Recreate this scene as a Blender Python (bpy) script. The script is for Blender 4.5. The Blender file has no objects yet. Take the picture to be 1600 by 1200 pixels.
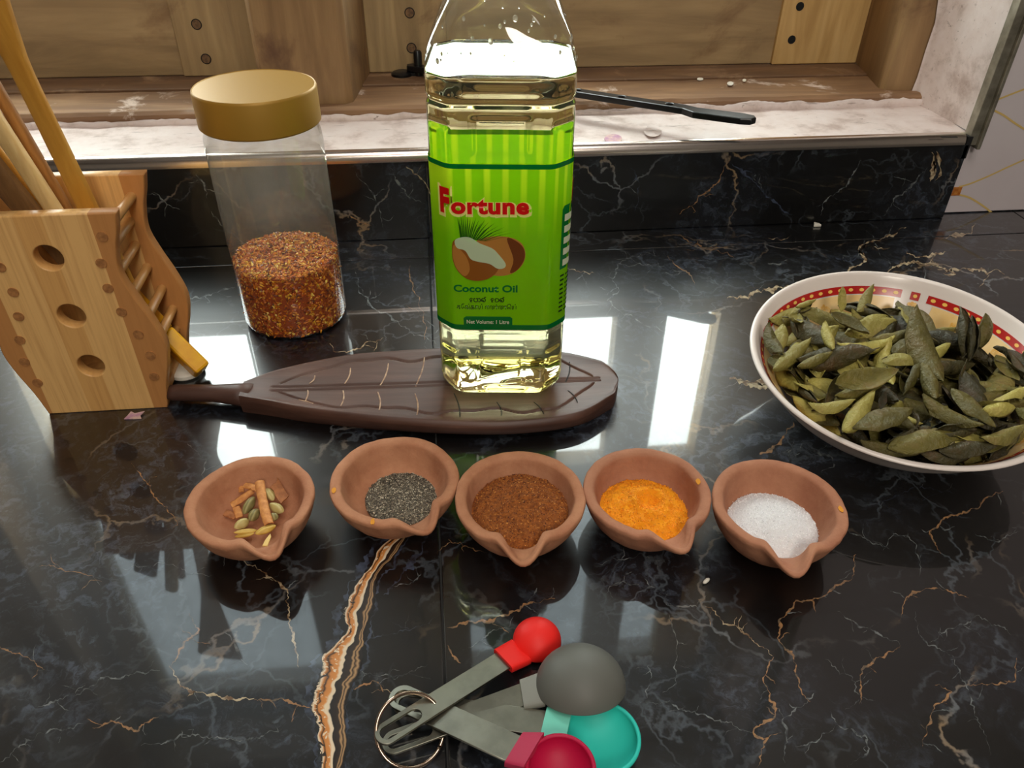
import bpy, bmesh, math, random
import numpy as np
from mathutils import Vector, Matrix, noise as mnoise

rnd = random.Random(7)
nrs = np.random.RandomState(11)
PI = math.pi
sc = bpy.context.scene
COL = sc.collection

# ------------------------------------------------------------------ camera
FPX = 1200.0
CAM_H = 0.33
_th, _ps, _ro = math.atan(.75), math.radians(6.2), math.radians(.54)
CF = Vector((math.sin(_ps)*math.cos(_th), math.cos(_ps)*math.cos(_th), -math.sin(_th)))
_r0 = Vector((math.cos(_ps), -math.sin(_ps), 0)); _u0 = _r0.cross(CF)
CR = math.cos(_ro)*_r0 + math.sin(_ro)*_u0
CU = -math.sin(_ro)*_r0 + math.cos(_ro)*_u0
CC = Vector((0, 0, CAM_H))
cam_d = bpy.data.cameras.new('camera'); cam = bpy.data.objects.new('camera', cam_d); COL.objects.link(cam)
cam_d.sensor_width = 36; cam_d.lens = 36*FPX/1600; cam_d.clip_start = .02; cam_d.clip_end = 200
m = Matrix((CR, CU, -CF)).transposed().to_4x4(); m.translation = CC
cam.matrix_world = m
sc.camera = cam

# ------------------------------------------------------------------ sky, lamp, added top fill, exposure
wd = bpy.data.worlds.new('sky'); sc.world = wd; wd.use_nodes = True
_bg = wd.node_tree.nodes['Background']
_bg.inputs['Color'].default_value = (.93, 1.0, .98, 1); _bg.inputs['Strength'].default_value = 16.0

def area(name, loc, target, sx, sy, power, color=(1, 1, 1), portal=False):
    d = bpy.data.lights.new(name, 'AREA'); d.shape = 'RECTANGLE'; d.size = sx; d.size_y = sy
    d.energy = power; d.color = color
    o = bpy.data.objects.new(name, d); COL.objects.link(o); o.location = loc
    o.rotation_euler = (Vector(target)-Vector(loc)).to_track_quat('-Z', 'Y').to_euler()
    if portal: d.cycles.is_portal = True
    return o
area('window_portal', (-.06, .98, .68), (-.06, 0, .68), 1.2, .95, 1, portal=True)
area('room_lamp', (.12, -.75, .95), (-.1, .6, .05), .3, .3, 6.5, (1, .92, .80))
area('top_fill', (.1, -.2, 1.55), (.1, .1, 0), .7, .7, 9.0, (1, .95, .88))  # added fill from above, brightens salt and leaf tops

sc.view_settings.view_transform = 'Standard'
try: sc.view_settings.look = 'None'
except Exception: pass
sc.view_settings.gamma = 1; sc.view_settings.exposure = 0.0
sc.view_settings.use_curve_mapping = False
sc.cycles.max_bounces = 14; sc.cycles.transparent_max_bounces = 24
sc.cycles.transmission_bounces = 14; sc.cycles.glossy_bounces = 6; sc.cycles.diffuse_bounces = 4
sc.cycles.sample_clamp_indirect = 8.0
sc.cycles.use_denoising = True

# ------------------------------------------------------------------ helpers
def ray(px, py): return CF + CR*((px-800)/FPX) + CU*((600-py)/FPX)
def at(px, py, z=0.0):
    d = ray(px, py); return CC + d*((z-CAM_H)/d.z)
def onwall(px, py, y):
    d = ray(px, py); return CC + d*(y/d.y)

def S(r, g, b):
    def f(c):
        c /= 255.0
        return c/12.92 if c <= .04045 else ((c+.055)/1.055)**2.4
    return (f(r), f(g), f(b), 1)

class MB:
    def __init__(s): s.v = []; s.f = []; s.uv = None; s.col = None
    def add(s, v, f):
        n = len(s.v); s.v += [tuple(p) for p in v]; s.f += [tuple(i+n for i in q) for q in f]; return s
    def box(s, x0, x1, y0, y1, z0, z1):
        v = [(x, y, z) for z in (z0, z1) for y in (y0, y1) for x in (x0, x1)]
        return s.add(v, [(0, 2, 3, 1), (4, 5, 7, 6), (0, 1, 5, 4), (2, 6, 7, 3), (0, 4, 6, 2), (1, 3, 7, 5)])
    def prism(s, pts, vec):
        """closed planar outline pts extruded along vec"""
        n = len(pts); vec = Vector(vec); a = [Vector(p) for p in pts]
        v = a + [p+vec for p in a]
        f = [tuple(range(n-1, -1, -1)), tuple(range(n, 2*n))]
        f += [(i, (i+1) % n, n+(i+1) % n, n+i) for i in range(n)]
        return s.add(v, f)
    def tube(s, path, r, n=10, closed=False, squash=1.0, caps=True):
        path = [Vector(p) for p in path]; k = len(path); rr = r if hasattr(r, '__len__') else [r]*k
        v = []; up = None
        for i, p in enumerate(path):
            if closed: t = path[(i+1) % k]-path[i-1]
            else: t = path[min(i+1, k-1)]-path[max(i-1, 0)]
            t.normalize()
            if up is None:
                up = Vector((0, 0, 1)) if abs(t.z) < .9 else Vector((1, 0, 0))
            a = t.cross(up).normalized(); b = a.cross(t).normalized(); up = b
            for j in range(n):
                w = 2*PI*j/n
                v.append(p + a*(math.cos(w)*rr[i]) + b*(math.sin(w)*rr[i]*squash))
        f = []
        for i in range(k if closed else k-1):
            for j in range(n):
                i2 = (i+1) % k
                f.append((i*n+j, i*n+(j+1) % n, i2*n+(j+1) % n, i2*n+j))
        if not closed and caps:
            f.append(tuple(range(n-1, -1, -1))); f.append(tuple((k-1)*n+j for j in range(n)))
        return s.add(v, f)
    def lathe(s, prof, n=48, c=(0, 0)):
        v = []; f = []
        for r, z in prof:
            for j in range(n):
                w = 2*PI*j/n; v.append((c[0]+r*math.cos(w), c[1]+r*math.sin(w), z))
        for i in range(len(prof)-1):
            for j in range(n): f.append((i*n+j, i*n+(j+1) % n, (i+1)*n+(j+1) % n, (i+1)*n+j))
        if prof[0][0] > 1e-6: f.append(tuple(range(n-1, -1, -1)))
        if prof[-1][0] > 1e-6: f.append(tuple((len(prof)-1)*n+j for j in range(n)))
        return s.add(v, f)
    def grid(s, rows):
        """rows: list of equally long lists of points"""
        k = len(rows[0]); v = [p for r in rows for p in r]
        f = [(i*k+j, i*k+j+1, (i+1)*k+j+1, (i+1)*k+j) for i in range(len(rows)-1) for j in range(k-1)]
        return s.add(v, f)
    def mesh(s, name, smooth=False):
        me = bpy.data.meshes.new(name); me.from_pydata(s.v, [], s.f)
        if smooth: me.polygons.foreach_set('use_smooth', [True]*len(me.polygons))
        if s.uv is not None:
            l = me.uv_layers.new(name='UVMap'); ix = np.zeros(len(me.loops), dtype=np.int32); me.loops.foreach_get('vertex_index', ix)
            l.data.foreach_set('uv', np.array(s.uv, dtype=np.float32)[ix].ravel())
        if s.col is not None:
            a = me.color_attributes.new('tint', 'FLOAT_COLOR', 'POINT')
            a.data.foreach_set('color', np.array(s.col, dtype=np.float32).ravel())
        me.update()
        return me
    def build(s, name, mat, parent=None, smooth=False, bevel=0, seg=2, sub=0, fixn=True, auto=None):
        me = s.mesh(name, smooth)
        if fixn:
            bm = bmesh.new(); bm.from_mesh(me); bmesh.ops.recalc_face_normals(bm, faces=bm.faces); bm.to_mesh(me); bm.free()
        if auto is not None:
            me.polygons.foreach_set('use_smooth', [True]*len(me.polygons)); me.set_sharp_from_angle(angle=math.radians(auto))
        return link(name, me, mat, parent, bevel, seg, sub)

def link(name, me, mat, parent=None, bevel=0, seg=2, sub=0):
    o = bpy.data.objects.new(name, me); COL.objects.link(o)
    if mat is not None:
        me.materials.clear(); me.materials.append(mat)
    if parent is not None: o.parent = parent
    if bevel:
        b = o.modifiers.new('bevel', 'BEVEL'); b.width = bevel; b.segments = seg; b.limit_method = 'ANGLE'; b.angle_limit = math.radians(40)
    if sub:
        u = o.modifiers.new('sub', 'SUBSURF'); u.levels = sub; u.render_levels = sub
    return o

def tag(o, label=None, cat=None, group=None, kind=None):
    if label: o['label'] = label
    if cat: o['category'] = cat
    if group: o['group'] = group
    if kind: o['kind'] = kind
    return o
def empty(name, loc=(0, 0, 0), rz=0, label=None, cat=None, group=None, kind=None):
    o = bpy.data.objects.new(name, None); COL.objects.link(o); o.empty_display_size = .02
    o.location = loc; o.rotation_euler = (0, 0, rz)
    return tag(o, label, cat, group, kind)

def plate(outlines, th, bevel=0.0, res=6):
    """2D outlines (first the outside, then holes) filled and extruded by th, as a mesh in the XY plane, z 0..th"""
    cu = bpy.data.curves.new('plate', 'CURVE'); cu.dimensions = '2D'; cu.fill_mode = 'BOTH'
    cu.extrude = th/2-bevel; cu.bevel_depth = bevel; cu.bevel_resolution = 1; cu.offset = -bevel
    for ol in outlines:
        sp = cu.splines.new('POLY'); sp.points.add(len(ol)-1); sp.use_cyclic_u = True
        for p, q in zip(sp.points, ol): p.co = (q[0], q[1], 0, 1)
    o = bpy.data.objects.new('plate', cu); COL.objects.link(o); bpy.context.view_layer.update()
    me = bpy.data.meshes.new_from_object(o.evaluated_get(bpy.context.evaluated_depsgraph_get()))
    bpy.data.objects.remove(o); bpy.data.curves.remove(cu)
    me.transform(Matrix.Translation((0, 0, th/2)))
    bm = bmesh.new(); bm.from_mesh(me); bmesh.ops.remove_doubles(bm, verts=bm.verts, dist=1e-6)
    bmesh.ops.recalc_face_normals(bm, faces=bm.faces); bm.to_mesh(me); bm.free()
    return me
def circle(cx, cy, rx, ry=None, n=24, rev=False):
    ry = rx if ry is None else ry
    p = [(cx+rx*math.cos(2*PI*i/n), cy+ry*math.sin(2*PI*i/n)) for i in range(n)]
    return p[::-1] if rev else p
def spline(pts, n=6, closed=False):
    """Catmull-Rom through pts"""
    P = [Vector(p) for p in pts]; k = len(P); out = []
    for i in range(k if closed else k-1):
        if closed: a, b, c, d = P[i-1], P[i], P[(i+1) % k], P[(i+2) % k]
        else: a, b, c, d = P[max(i-1, 0)], P[i], P[i+1], P[min(i+2, k-1)]
        for j in range(n):
            t = j/n
            out.append(.5*((2*b)+(c-a)*t+(2*a-5*b+4*c-d)*t*t+(3*b-a-3*c+d)*t**3))
    if not closed: out.append(P[-1])
    return out
def nz(x, y, z=0.0): return mnoise.noise(Vector((x, y, z)))

# ------------------------------------------------------------------ materials
class NT:
    def __init__(s, name):
        s.m = bpy.data.materials.new(name); s.m.use_nodes = True; s.t = s.m.node_tree
        s.b = s.t.nodes['Principled BSDF']; s.out = s.t.nodes['Material Output']
    def n(s, typ, **kw):
        o = s.t.nodes.new(typ)
        for k, v in kw.items():
            if k.startswith('i_'):
                o.inputs[k[2:].replace('_', ' ')].default_value = v
            else: setattr(o, k, v)
        return o
    def l(s, a, b): s.t.links.new(a, b)
    def coords(s, kind='Object', scale=(1, 1, 1), rot=(0, 0, 0)):
        if kind == 'World': src = s.n('ShaderNodeNewGeometry').outputs['Position']
        else: src = s.n('ShaderNodeTexCoord').outputs[kind]
        mp = s.n('ShaderNodeMapping'); mp.inputs['Scale'].default_value = scale; mp.inputs['Rotation'].default_value = rot
        s.l(src, mp.inputs['Vector']); return mp.outputs['Vector']
    def noise(s, vec, scale, detail=4, rough=.55, dist=0):
        o = s.n('ShaderNodeTexNoise'); o.inputs['Scale'].default_value = scale; o.inputs['Detail'].default_value = detail
        o.inputs['Roughness'].default_value = rough; o.inputs['Distortion'].default_value = dist
        s.l(vec, o.inputs['Vector']); return o
    def ramp(s, fac, stops, interp='LINEAR'):
        r = s.n('ShaderNodeValToRGB'); r.color_ramp.interpolation = interp; e = r.color_ramp.elements
        while len(e) < len(stops): e.new(.5)
        for q, (p, c) in zip(e, stops):
            q.position = p; q.color = c if hasattr(c, '__len__') else (c, c, c, 1)
        s.l(fac, r.inputs['Fac']); return r.outputs['Color']
    def mix(s, fac, a, b, mode='MIX'):
        o = s.n('ShaderNodeMix', data_type='RGBA', blend_type=mode)
        for v, i in ((fac, 0), (a, 6), (b, 7)):
            if hasattr(v, 'is_linked') or hasattr(v, 'links'): s.l(v, o.inputs[i])
            else: o.inputs[i].default_value = v
        return o.outputs[2]
    def math(s, op, a, b=0.0, c=None):
        o = s.n('ShaderNodeMath', operation=op)
        for i, v in enumerate((a, b) if c is None else (a, b, c)):
            if hasattr(v, 'links'): s.l(v, o.inputs[i])
            else: o.inputs[i].default_value = v
        return o.outputs[0]
    def bump(s, h, strength=.3, dist=.001):
        o = s.n('ShaderNodeBump'); o.inputs['Strength'].default_value = strength; o.inputs['Distance'].default_value = dist
        s.l(h, o.inputs['Height']); s.l(o.outputs[0], s.b.inputs['Normal']); return o
    def set(s, **kw):
        for k, v in kw.items(): s.b.inputs[k.replace('_', ' ')].default_value = v
        return s

def M(name, c, rough=.5, metal=0, c2=None, nscale=40, nlo=.35, nhi=.65, bump=0, bscale=200, bdist=.0006, **kw):
    t = NT(name); t.set(Base_Color=c, Roughness=rough, Metallic=metal, **kw)
    if c2 or bump: v = t.coords('Object')
    if c2:
        t.l(t.ramp(t.noise(v, nscale, 5).outputs[0], [(nlo, c), (nhi, c2)]), t.b.inputs['Base Color'])
    if bump: t.bump(t.noise(v, bscale, 5).outputs[0], bump, bdist)
    return t.m

def wood(name, c1, c2, c3, axis='Z', scale=1.0, rough=.5, knots=.4, stain=None, bump=.25, world=False, coat=0, rings=1.0):
    t = NT(name); t.set(Roughness=rough, Coat_Weight=coat, Coat_Roughness=.2)
    st = [9*scale]*3; st['XYZ'.index(axis)] = 1.1*scale
    v = t.coords('World' if world else 'Object', tuple(st))
    n1 = t.noise(v, 4.0, 7, .6, .8)
    w = t.n('ShaderNodeTexWave'); w.inputs['Scale'].default_value = 2.2*rings; w.inputs['Distortion'].default_value = 9; w.inputs['Detail'].default_value = 3
    w.inputs['Detail Scale'].default_value = 1.2; t.l(v, w.inputs['Vector'])
    c = t.ramp(n1.outputs[0], [(.25, c1), (.52, c2), (.78, c3)])
    c = t.mix(t.math('MULTIPLY', w.outputs['Fac'], knots), c, c1, 'MIX')
    fine = t.noise(v, 22, 3, .6)
    c = t.mix(t.math('MULTIPLY', fine.outputs[0], .35), c, c1)
    if stain:
        v2 = t.coords('World' if world else 'Object')
        f = t.ramp(t.noise(v2, stain[0], 6, .65, .5).outputs[0], [(stain[1], 0.0), (stain[2], 1.0)])
        c = t.mix(f, c, stain[3])
    t.l(c, t.b.inputs['Base Color'])
    t.bump(fine.outputs[0], bump, .0006)
    return t.m

def thin_clear(name, tint=(1, 1, 1, 1), rough=.02, haze=None, hazeamt=0.0, ior=1.5, gl=1.0, zr=None):
    """clear thin sheet: see-through with a Fresnel reflection, optionally a faint diffuse film"""
    t = NT(name); t.t.nodes.remove(t.b)
    tr = t.n('ShaderNodeBsdfTransparent'); tr.inputs[0].default_value = tint
    g = t.n('ShaderNodeBsdfGlossy'); g.inputs['Roughness'].default_value = rough
    ge = t.n('ShaderNodeNewGeometry'); dt = t.n('ShaderNodeVectorMath', operation='DOT_PRODUCT'); t.l(ge.outputs['Normal'], dt.inputs[0]); t.l(ge.outputs['Incoming'], dt.inputs[1])
    k = t.math('POWER', t.math('SUBTRACT', 1.0, t.math('ABSOLUTE', dt.outputs['Value'])), 5.0)
    fo = t.math('MULTIPLY_ADD', k, .92, ((ior-1)/(ior+1))**2)
    mx = t.n('ShaderNodeMixShader'); t.l(t.math('MULTIPLY', fo, gl), mx.inputs[0]); t.l(tr.outputs[0], mx.inputs[1]); t.l(g.outputs[0], mx.inputs[2])
    last = mx
    if hazeamt:
        d = t.n('ShaderNodeBsdfDiffuse'); d.inputs[0].default_value = haze
        tl = t.n('ShaderNodeBsdfTranslucent'); tl.inputs[0].default_value = haze
        ad = t.n('ShaderNodeMixShader'); ad.inputs[0].default_value = .5; t.l(d.outputs[0], ad.inputs[1]); t.l(tl.outputs[0], ad.inputs[2])
        m2 = t.n('ShaderNodeMixShader'); v = t.coords('Object')
        hf = t.math('MULTIPLY', t.noise(v, 30, 5, .6).outputs[0], hazeamt*2)
        if zr:
            sz = t.n('ShaderNodeSeparateXYZ'); t.l(v, sz.inputs[0]); mr = t.n('ShaderNodeMapRange'); t.l(sz.outputs[2], mr.inputs[0])
            for i_, q_ in zip((1, 2, 3, 4), zr): mr.inputs[i_].default_value = q_
            hf = t.math('MULTIPLY', hf, mr.outputs[0])
        t.l(hf, m2.inputs[0])
        t.l(mx.outputs[0], m2.inputs[1]); t.l(ad.outputs[0], m2.inputs[2]); last = m2
    t.l(last.outputs[0], t.out.inputs[0]); return t.m

GLOSS = dict(Specular_IOR_Level=.5, Coat_Weight=1.0, Coat_Roughness=.035, Coat_IOR=1.5)
def marble(name, blue=1.0):
    t = NT(name); t.set(Roughness=.33, **GLOSS)
    p = t.coords('World')
    wn = t.noise(p, 9, 5, .6)
    off = t.n('ShaderNodeVectorMath', operation='MULTIPLY_ADD'); t.l(wn.outputs['Color'], off.inputs[0])
    off.inputs[1].default_value = (.11, .11, .11); t.l(p, off.inputs[2]); pv = off.outputs[0]
    wn2 = t.noise(p, 60, 4, .65)
    off2 = t.n('ShaderNodeVectorMath', operation='MULTIPLY_ADD'); t.l(wn2.outputs['Color'], off2.inputs[0])
    off2.inputs[1].default_value = (.017, .017, .017); t.l(pv, off2.inputs[2]); pv = off2.outputs[0]
    def edge(scale, w0, w1):
        vo = t.n('ShaderNodeTexVoronoi', feature='DISTANCE_TO_EDGE'); vo.inputs['Scale'].default_value = scale
        t.l(pv, vo.inputs['Vector']); return t.ramp(vo.outputs['Distance'], [(w0, 1.0), (w1, 0.0)])
    cloud = t.noise(pv, 7, 6, .6)
    cm = t.ramp(cloud.outputs[0], [(.47, 0.0), (.62, 1.0)])
    web = t.ramp(t.noise(pv, 75, 6, .72, 1.0).outputs[0], [(.50, 0.0), (.68, 1.0)])
    base = t.mix(cm, S(8, 8, 9), S(22, 24, 29))
    base = t.mix(t.math('MULTIPLY', t.math('MULTIPLY', cm, web), .8*blue), base, S(84, 93, 108))
    m1 = t.ramp(t.noise(p, 10, 3).outputs[0], [(.48, 0.0), (.62, 1.0)])
    f1 = t.math('MULTIPLY', edge(9, .004, .016), m1)
    vc = t.ramp(t.noise(p, 16, 3).outputs[0], [(.44, S(118, 122, 126)), (.60, S(160, 132, 98))])
    base = t.mix(t.math('MULTIPLY', f1, .6), base, vc)
    m2 = t.ramp(t.noise(p, 13, 4).outputs[0], [(.46, 0.0), (.62, 1.0)])
    f2 = t.math('MULTIPLY', edge(24, .006, .035), m2)
    base = t.mix(t.math('MULTIPLY', f2, .5), base, S(92, 100, 108))
    t.l(base, t.b.inputs['Base Color'])
    # fine wiping scratches roughen the glaze
    sv = t.coords('World', (25, 500, 25), (0, 0, .15))
    rr = t.ramp(t.noise(sv, 1.0, 3).outputs[0], [(.2, .27), (.85, .36)])
    t.l(rr, t.b.inputs['Roughness'])
    return t.m

MAT = {}
MAT['marble'] = marble('black_marble_tile'); MAT['marble_wall'] = marble('black_marble_skirting', .9)
MAT['grout'] = M('grout', S(34, 33, 32), .9, bump=.4)
MAT['vein_gold'] = M('vein_gold', S(156, 114, 74), .33, c2=S(92, 80, 66), nscale=260, nlo=.42, nhi=.62, **GLOSS)
MAT['vein_white'] = M('vein_white', S(112, 116, 116), .33, c2=S(40, 44, 48), nscale=200, nlo=.4, nhi=.6, **GLOSS)
MAT['vein_cream'] = M('vein_cream', S(188, 170, 138), .33, c2=S(104, 76, 50), nscale=190, nlo=.42, nhi=.6, **GLOSS)
MAT['vein_blue'] = M('vein_blue', S(62, 70, 88), .33, c2=S(22, 24, 30), nscale=150, nlo=.4, nhi=.62, **GLOSS)
MAT['vein_dark'] = M('vein_dark', S(16, 13, 12), .33, c2=S(46, 34, 26), nscale=90, **GLOSS)
def band_mat():
    t = NT('vein_banded'); t.set(Roughness=.33, **GLOSS)
    uv = t.n('ShaderNodeTexCoord').outputs['UV']
    w = t.noise(uv, 1.7, 2, .4)
    sx = t.n('ShaderNodeSeparateXYZ'); t.l(uv, sx.inputs[0])
    u = t.math('ADD', sx.outputs[0], t.math('MULTIPLY', t.math('SUBTRACT', w.outputs[0], .5), .34))
    dk, cr, og, gd = S(26, 20, 17), S(226, 206, 176), S(196, 126, 62), S(178, 140, 98)
    c = t.ramp(u, [(.0, dk), (.06, cr), (.12, og), (.20, dk), (.26, og), (.40, S(208, 136, 68)), (.46, cr), (.53, cr), (.56, dk), (.74, S(48, 36, 28)), (.78, gd), (.82, dk), (.88, gd), (.94, dk)])
    n2 = t.ramp(t.noise(uv, 5.5, 2, .5, .6).outputs[0], [(.58, 0.0), (.61, 1.0)])
    left = t.ramp(sx.outputs[0], [(.36, 1.0), (.42, 0.0)])
    c = t.mix(t.math('MULTIPLY', n2, left), c, cr)
    n3 = t.ramp(t.noise(uv, 4.2, 2, .5, .4).outputs[0], [(.36, 1.0), (.40, 0.0)])
    left2 = t.ramp(sx.outputs[0], [(.24, 1.0), (.30, 0.0)])
    c = t.mix(t.math('MULTIPLY', n3, left2), c, dk)
    t.l(c, t.b.inputs['Base Color']); return t.m
MAT['vein_banded'] = band_mat()
MAT['white_wall'] = M('white_wall', S(206, 200, 192), .7, c2=S(186, 176, 166), nscale=5, bump=.2, bscale=60)
MAT['wall_tile'] = M('wall_tile', S(214, 204, 205), .12, c2=S(206, 194, 196), nscale=6)
MAT['tile_line'] = M('tile_line', S(214, 182, 112), .2)
MAT['tile_motif'] = M('tile_motif', S(196, 128, 60), .2, c2=S(170, 96, 40), nscale=300)
MAT['dark_floor'] = M('dark_floor', S(90, 80, 72), .6, c2=S(70, 62, 56))
MAT['ceiling'] = M('ceiling', S(120, 106, 92), .8)
MAT['aluminium'] = M('aluminium', S(226, 214, 206), .22, 1.0, bump=.05, bscale=30)
MAT['dull_metal'] = M('dull_metal', S(166, 160, 144), .45, .7, c2=S(126, 120, 106), nscale=60)
MAT['dark_gap'] = M('dark_gap', S(20, 18, 18), .8)
def plaster():
    t = NT('sill_plaster'); t.set(Roughness=.55)
    v = t.coords('World'); n = t.noise(v, 26, 8, .65)
    c = t.ramp(n.outputs[0], [(.30, S(170, 148, 138)), (.48, S(214, 198, 192)), (.7, S(226, 214, 210))])
    vs = t.coords('World', (9, 60, 60)); s = t.ramp(t.noise(vs, 3, 6, .7).outputs[0], [(.60, 0.0), (.70, 1.0)])
    c = t.mix(t.math('MULTIPLY', s, .75), c, S(126, 108, 96))
    d = t.ramp(t.noise(v, 120, 4, .6).outputs[0], [(.70, 0.0), (.76, 1.0)])
    c = t.mix(d, c, S(92, 62, 44))
    t.l(c, t.b.inputs['Base Color']); t.bump(n.outputs[0], .4, .002); return t.m
MAT['plaster'] = plaster()
stn = lambda a, b, c: (a, b, .80, c)
MAT['wood_panel'] = wood('window_wood_panel', S(126, 103, 72), S(166, 138, 98), S(186, 158, 114), 'X', 1.2, .55, .25, (7, .56, .72, S(112, 78, 50)), world=True)
MAT['wood_stile'] = wood('window_wood_stile', S(126, 103, 70), S(168, 140, 98), S(188, 162, 116), 'Z', 1.3, .55, .25, (11, .58, .74, S(112, 82, 54)), world=True)
MAT['wood_post'] = wood('window_wood_post', S(108, 80, 50), S(150, 117, 78), S(178, 146, 100), 'Z', 1.0, .6, .3, (13, .52, .70, S(92, 62, 40)), world=True)
MAT['wood_sill'] = wood('window_wood_sill', S(96, 66, 44), S(152, 116, 82), S(194, 160, 122), 'X', 1.0, .6, .35, (19, .60, .68, S(210, 190, 176)), world=True)
MAT['rebate_shade'] = wood('window_rebate_shade', S(84, 58, 38), S(118, 86, 58), S(146, 112, 80), 'X', 1.2, .6, .3, (14, .56, .70, S(160, 128, 96)), world=True)  # darker brown puts the shading of the rebate into its colour
MAT['wood_bright'] = wood('window_wood_bright', S(172, 134, 78), S(206, 168, 108), S(222, 188, 130), 'Z', 1.3, .55, .2, (11, .62, .80, S(140, 100, 60)), world=True)
MAT['plug'] = M('plug', S(122, 92, 60), .7, c2=S(84, 60, 40), nscale=300)
MAT['black_iron'] = M('black_iron', S(22, 22, 23), .32, .3, bump=.1, bscale=300)
MAT['hole_dark'] = M('hole_dark', S(6, 6, 6), .8)
MAT['dimming_pane'] = thin_clear('dimming_pane', (.55, .58, .60, 1), .05, S(170, 174, 176), .34)  # for the unseen upper panes, film added to dim the reflected sky
MAT['glass_pane'] = thin_clear('glass_pane', (.98, 1, .99, 1))

def bamboo():
    t = NT('bamboo_laminate'); t.set(Roughness=.42)
    v = t.coords('Object'); sx = t.n('ShaderNodeSeparateXYZ'); t.l(v, sx.inputs[0])
    x = t.math('MULTIPLY_ADD', sx.outputs[0], 10.0, .5)   # x -.05..+.05 -> 0..1
    lt, mid, dk = S(226, 178, 112), S(214, 162, 96), S(188, 130, 74)
    c = t.ramp(x, [(0, dk), (.135, lt), (.39, mid), (.545, lt), (.80, dk)], 'CONSTANT')
    g = t.coords('Object', (220, 220, 6)); n = t.noise(g, 1.6, 5, .6, .5)
    c = t.mix(t.ramp(n.outputs[0], [(.45, 0.0), (.75, .5)]), c, S(168, 112, 60))
    t.l(c, t.b.inputs['Base Color']); t.bump(n.outputs[0], .1, .0004); return t.m
MAT['bamboo'] = bamboo()
MAT['bamboo_plain'] = wood('bamboo_plain', S(176, 122, 66), S(206, 156, 92), S(220, 174, 112), 'Z', 3, .42, .2, bump=.1)
MAT['dowel'] = wood('dowel_wood', S(170, 118, 64), S(202, 150, 88), S(216, 168, 104), 'Y', 3, .4, .2, bump=.1)
MAT['dowel_end'] = M('dowel_end', S(176, 120, 68), .6, c2=S(140, 92, 50), nscale=400)
MAT['spoon_wood'] = wood('spoon_wood', S(176, 118, 38), S(206, 150, 58), S(220, 168, 78), 'Z', 2.2, .45, .2, bump=.1, world=True)
MAT['stick_pale'] = wood('stick_pale', S(196, 158, 98), S(222, 190, 130), S(232, 204, 150), 'Z', 3, .5, .2, world=True)
MAT['stick_brown'] = wood('stick_brown', S(112, 72, 32), S(160, 108, 54), S(186, 132, 72), 'Z', 3, .5, .2, world=True)
MAT['stick_dark'] = wood('stick_dark', S(86, 58, 32), S(126, 90, 52), S(150, 112, 68), 'Z', 3, .5, .2, world=True)
MAT['yellow_plastic'] = M('yellow_plastic', S(236, 178, 20), .35, c2=S(220, 150, 20), nscale=60)
MAT['white_plastic'] = M('white_plastic', S(226, 220, 206), .4)
MAT['tray'] = wood('tray_wood', S(58, 34, 26), S(88, 58, 46), S(112, 78, 64), 'X', 1.6, .50, .3, bump=.2, coat=0)
MAT['tray_vein'] = M('tray_vein', S(196, 160, 126), .6, c2=S(130, 92, 68), nscale=200)
MAT['tray_groove'] = M('tray_groove', S(26, 14, 11), .6)

def clay(name, c1, c2):
    t = NT(name); t.set(Roughness=.82, Specular_IOR_Level=.3)
    v = t.coords('Object'); n = t.noise(v, 55, 7, .65)
    c = t.ramp(n.outputs[0], [(.3, c1), (.7, c2)])
    s = t.ramp(t.noise(v, 18, 3).outputs[0], [(.64, 0.0), (.80, .6)])
    c = t.mix(s, c, S(196, 138, 84)); t.l(c, t.b.inputs['Base Color'])
    b = t.noise(v, 240, 5, .6); t.bump(t.math('ADD', b.outputs[0], t.math('MULTIPLY', n.outputs[0], 1.5)), .45, .0008); return t.m
MAT['clay'] = clay('terracotta', S(164, 107, 77), S(190, 136, 102))
MAT['clay_dark'] = clay('terracotta_dark', S(158, 103, 78), S(182, 128, 98))

def vcol(name, rough=.7, **kw):
    t = NT(name); t.set(Roughness=rough, **kw)
    a = t.n('ShaderNodeVertexColor', layer_name='tint'); t.l(a.outputs[0], t.b.inputs['Base Color']); return t.m
MAT['flakes'] = vcol('chili_flake_mat', .45)
MAT['grains'] = vcol('grain_mat', .7)
MAT['chili_core'] = M('chili_core', S(150, 62, 10), .7, c2=S(170, 76, 20), nscale=400)
MAT['pepper_core'] = M('pepper_core', S(40, 36, 30), .8, c2=S(120, 108, 90), nscale=900)
MAT['brown_core'] = M('brown_core', S(126, 66, 20), .9, c2=S(164, 94, 34), nscale=500, bump=.8, bscale=900, bdist=.0012)
MAT['turmeric'] = M('turmeric', S(250, 162, 8), .9, c2=S(240, 144, 4), nscale=120, bump=.9, bscale=500, bdist=.0015)
MAT['salt'] = M('salt', S(240, 238, 240), .6, bump=.9, bscale=1500, bdist=.001, Subsurface_Weight=.3, Subsurface_Radius=(.003, .003, .003))
MAT['cinnamon'] = M('cinnamon', S(222, 156, 88), .7, c2=S(190, 120, 62), nscale=300, bump=.5, bscale=500)
MAT['cinnamon_dark'] = M('cinnamon_dark', S(178, 112, 64), .75, c2=S(144, 86, 46), nscale=300, bump=.5, bscale=500)
def pod(name, c1, c2):
    t = NT(name); t.set(Roughness=.55); v = t.coords('Object')
    w = t.n('ShaderNodeTexWave', bands_direction='Y'); w.inputs['Scale'].default_value = 160; w.inputs['Distortion'].default_value = 2; t.l(v, w.inputs[0])
    t.l(t.mix(w.outputs['Fac'], c1, c2), t.b.inputs['Base Color']); t.bump(w.outputs['Fac'], .3, .0005); return t.m
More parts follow.
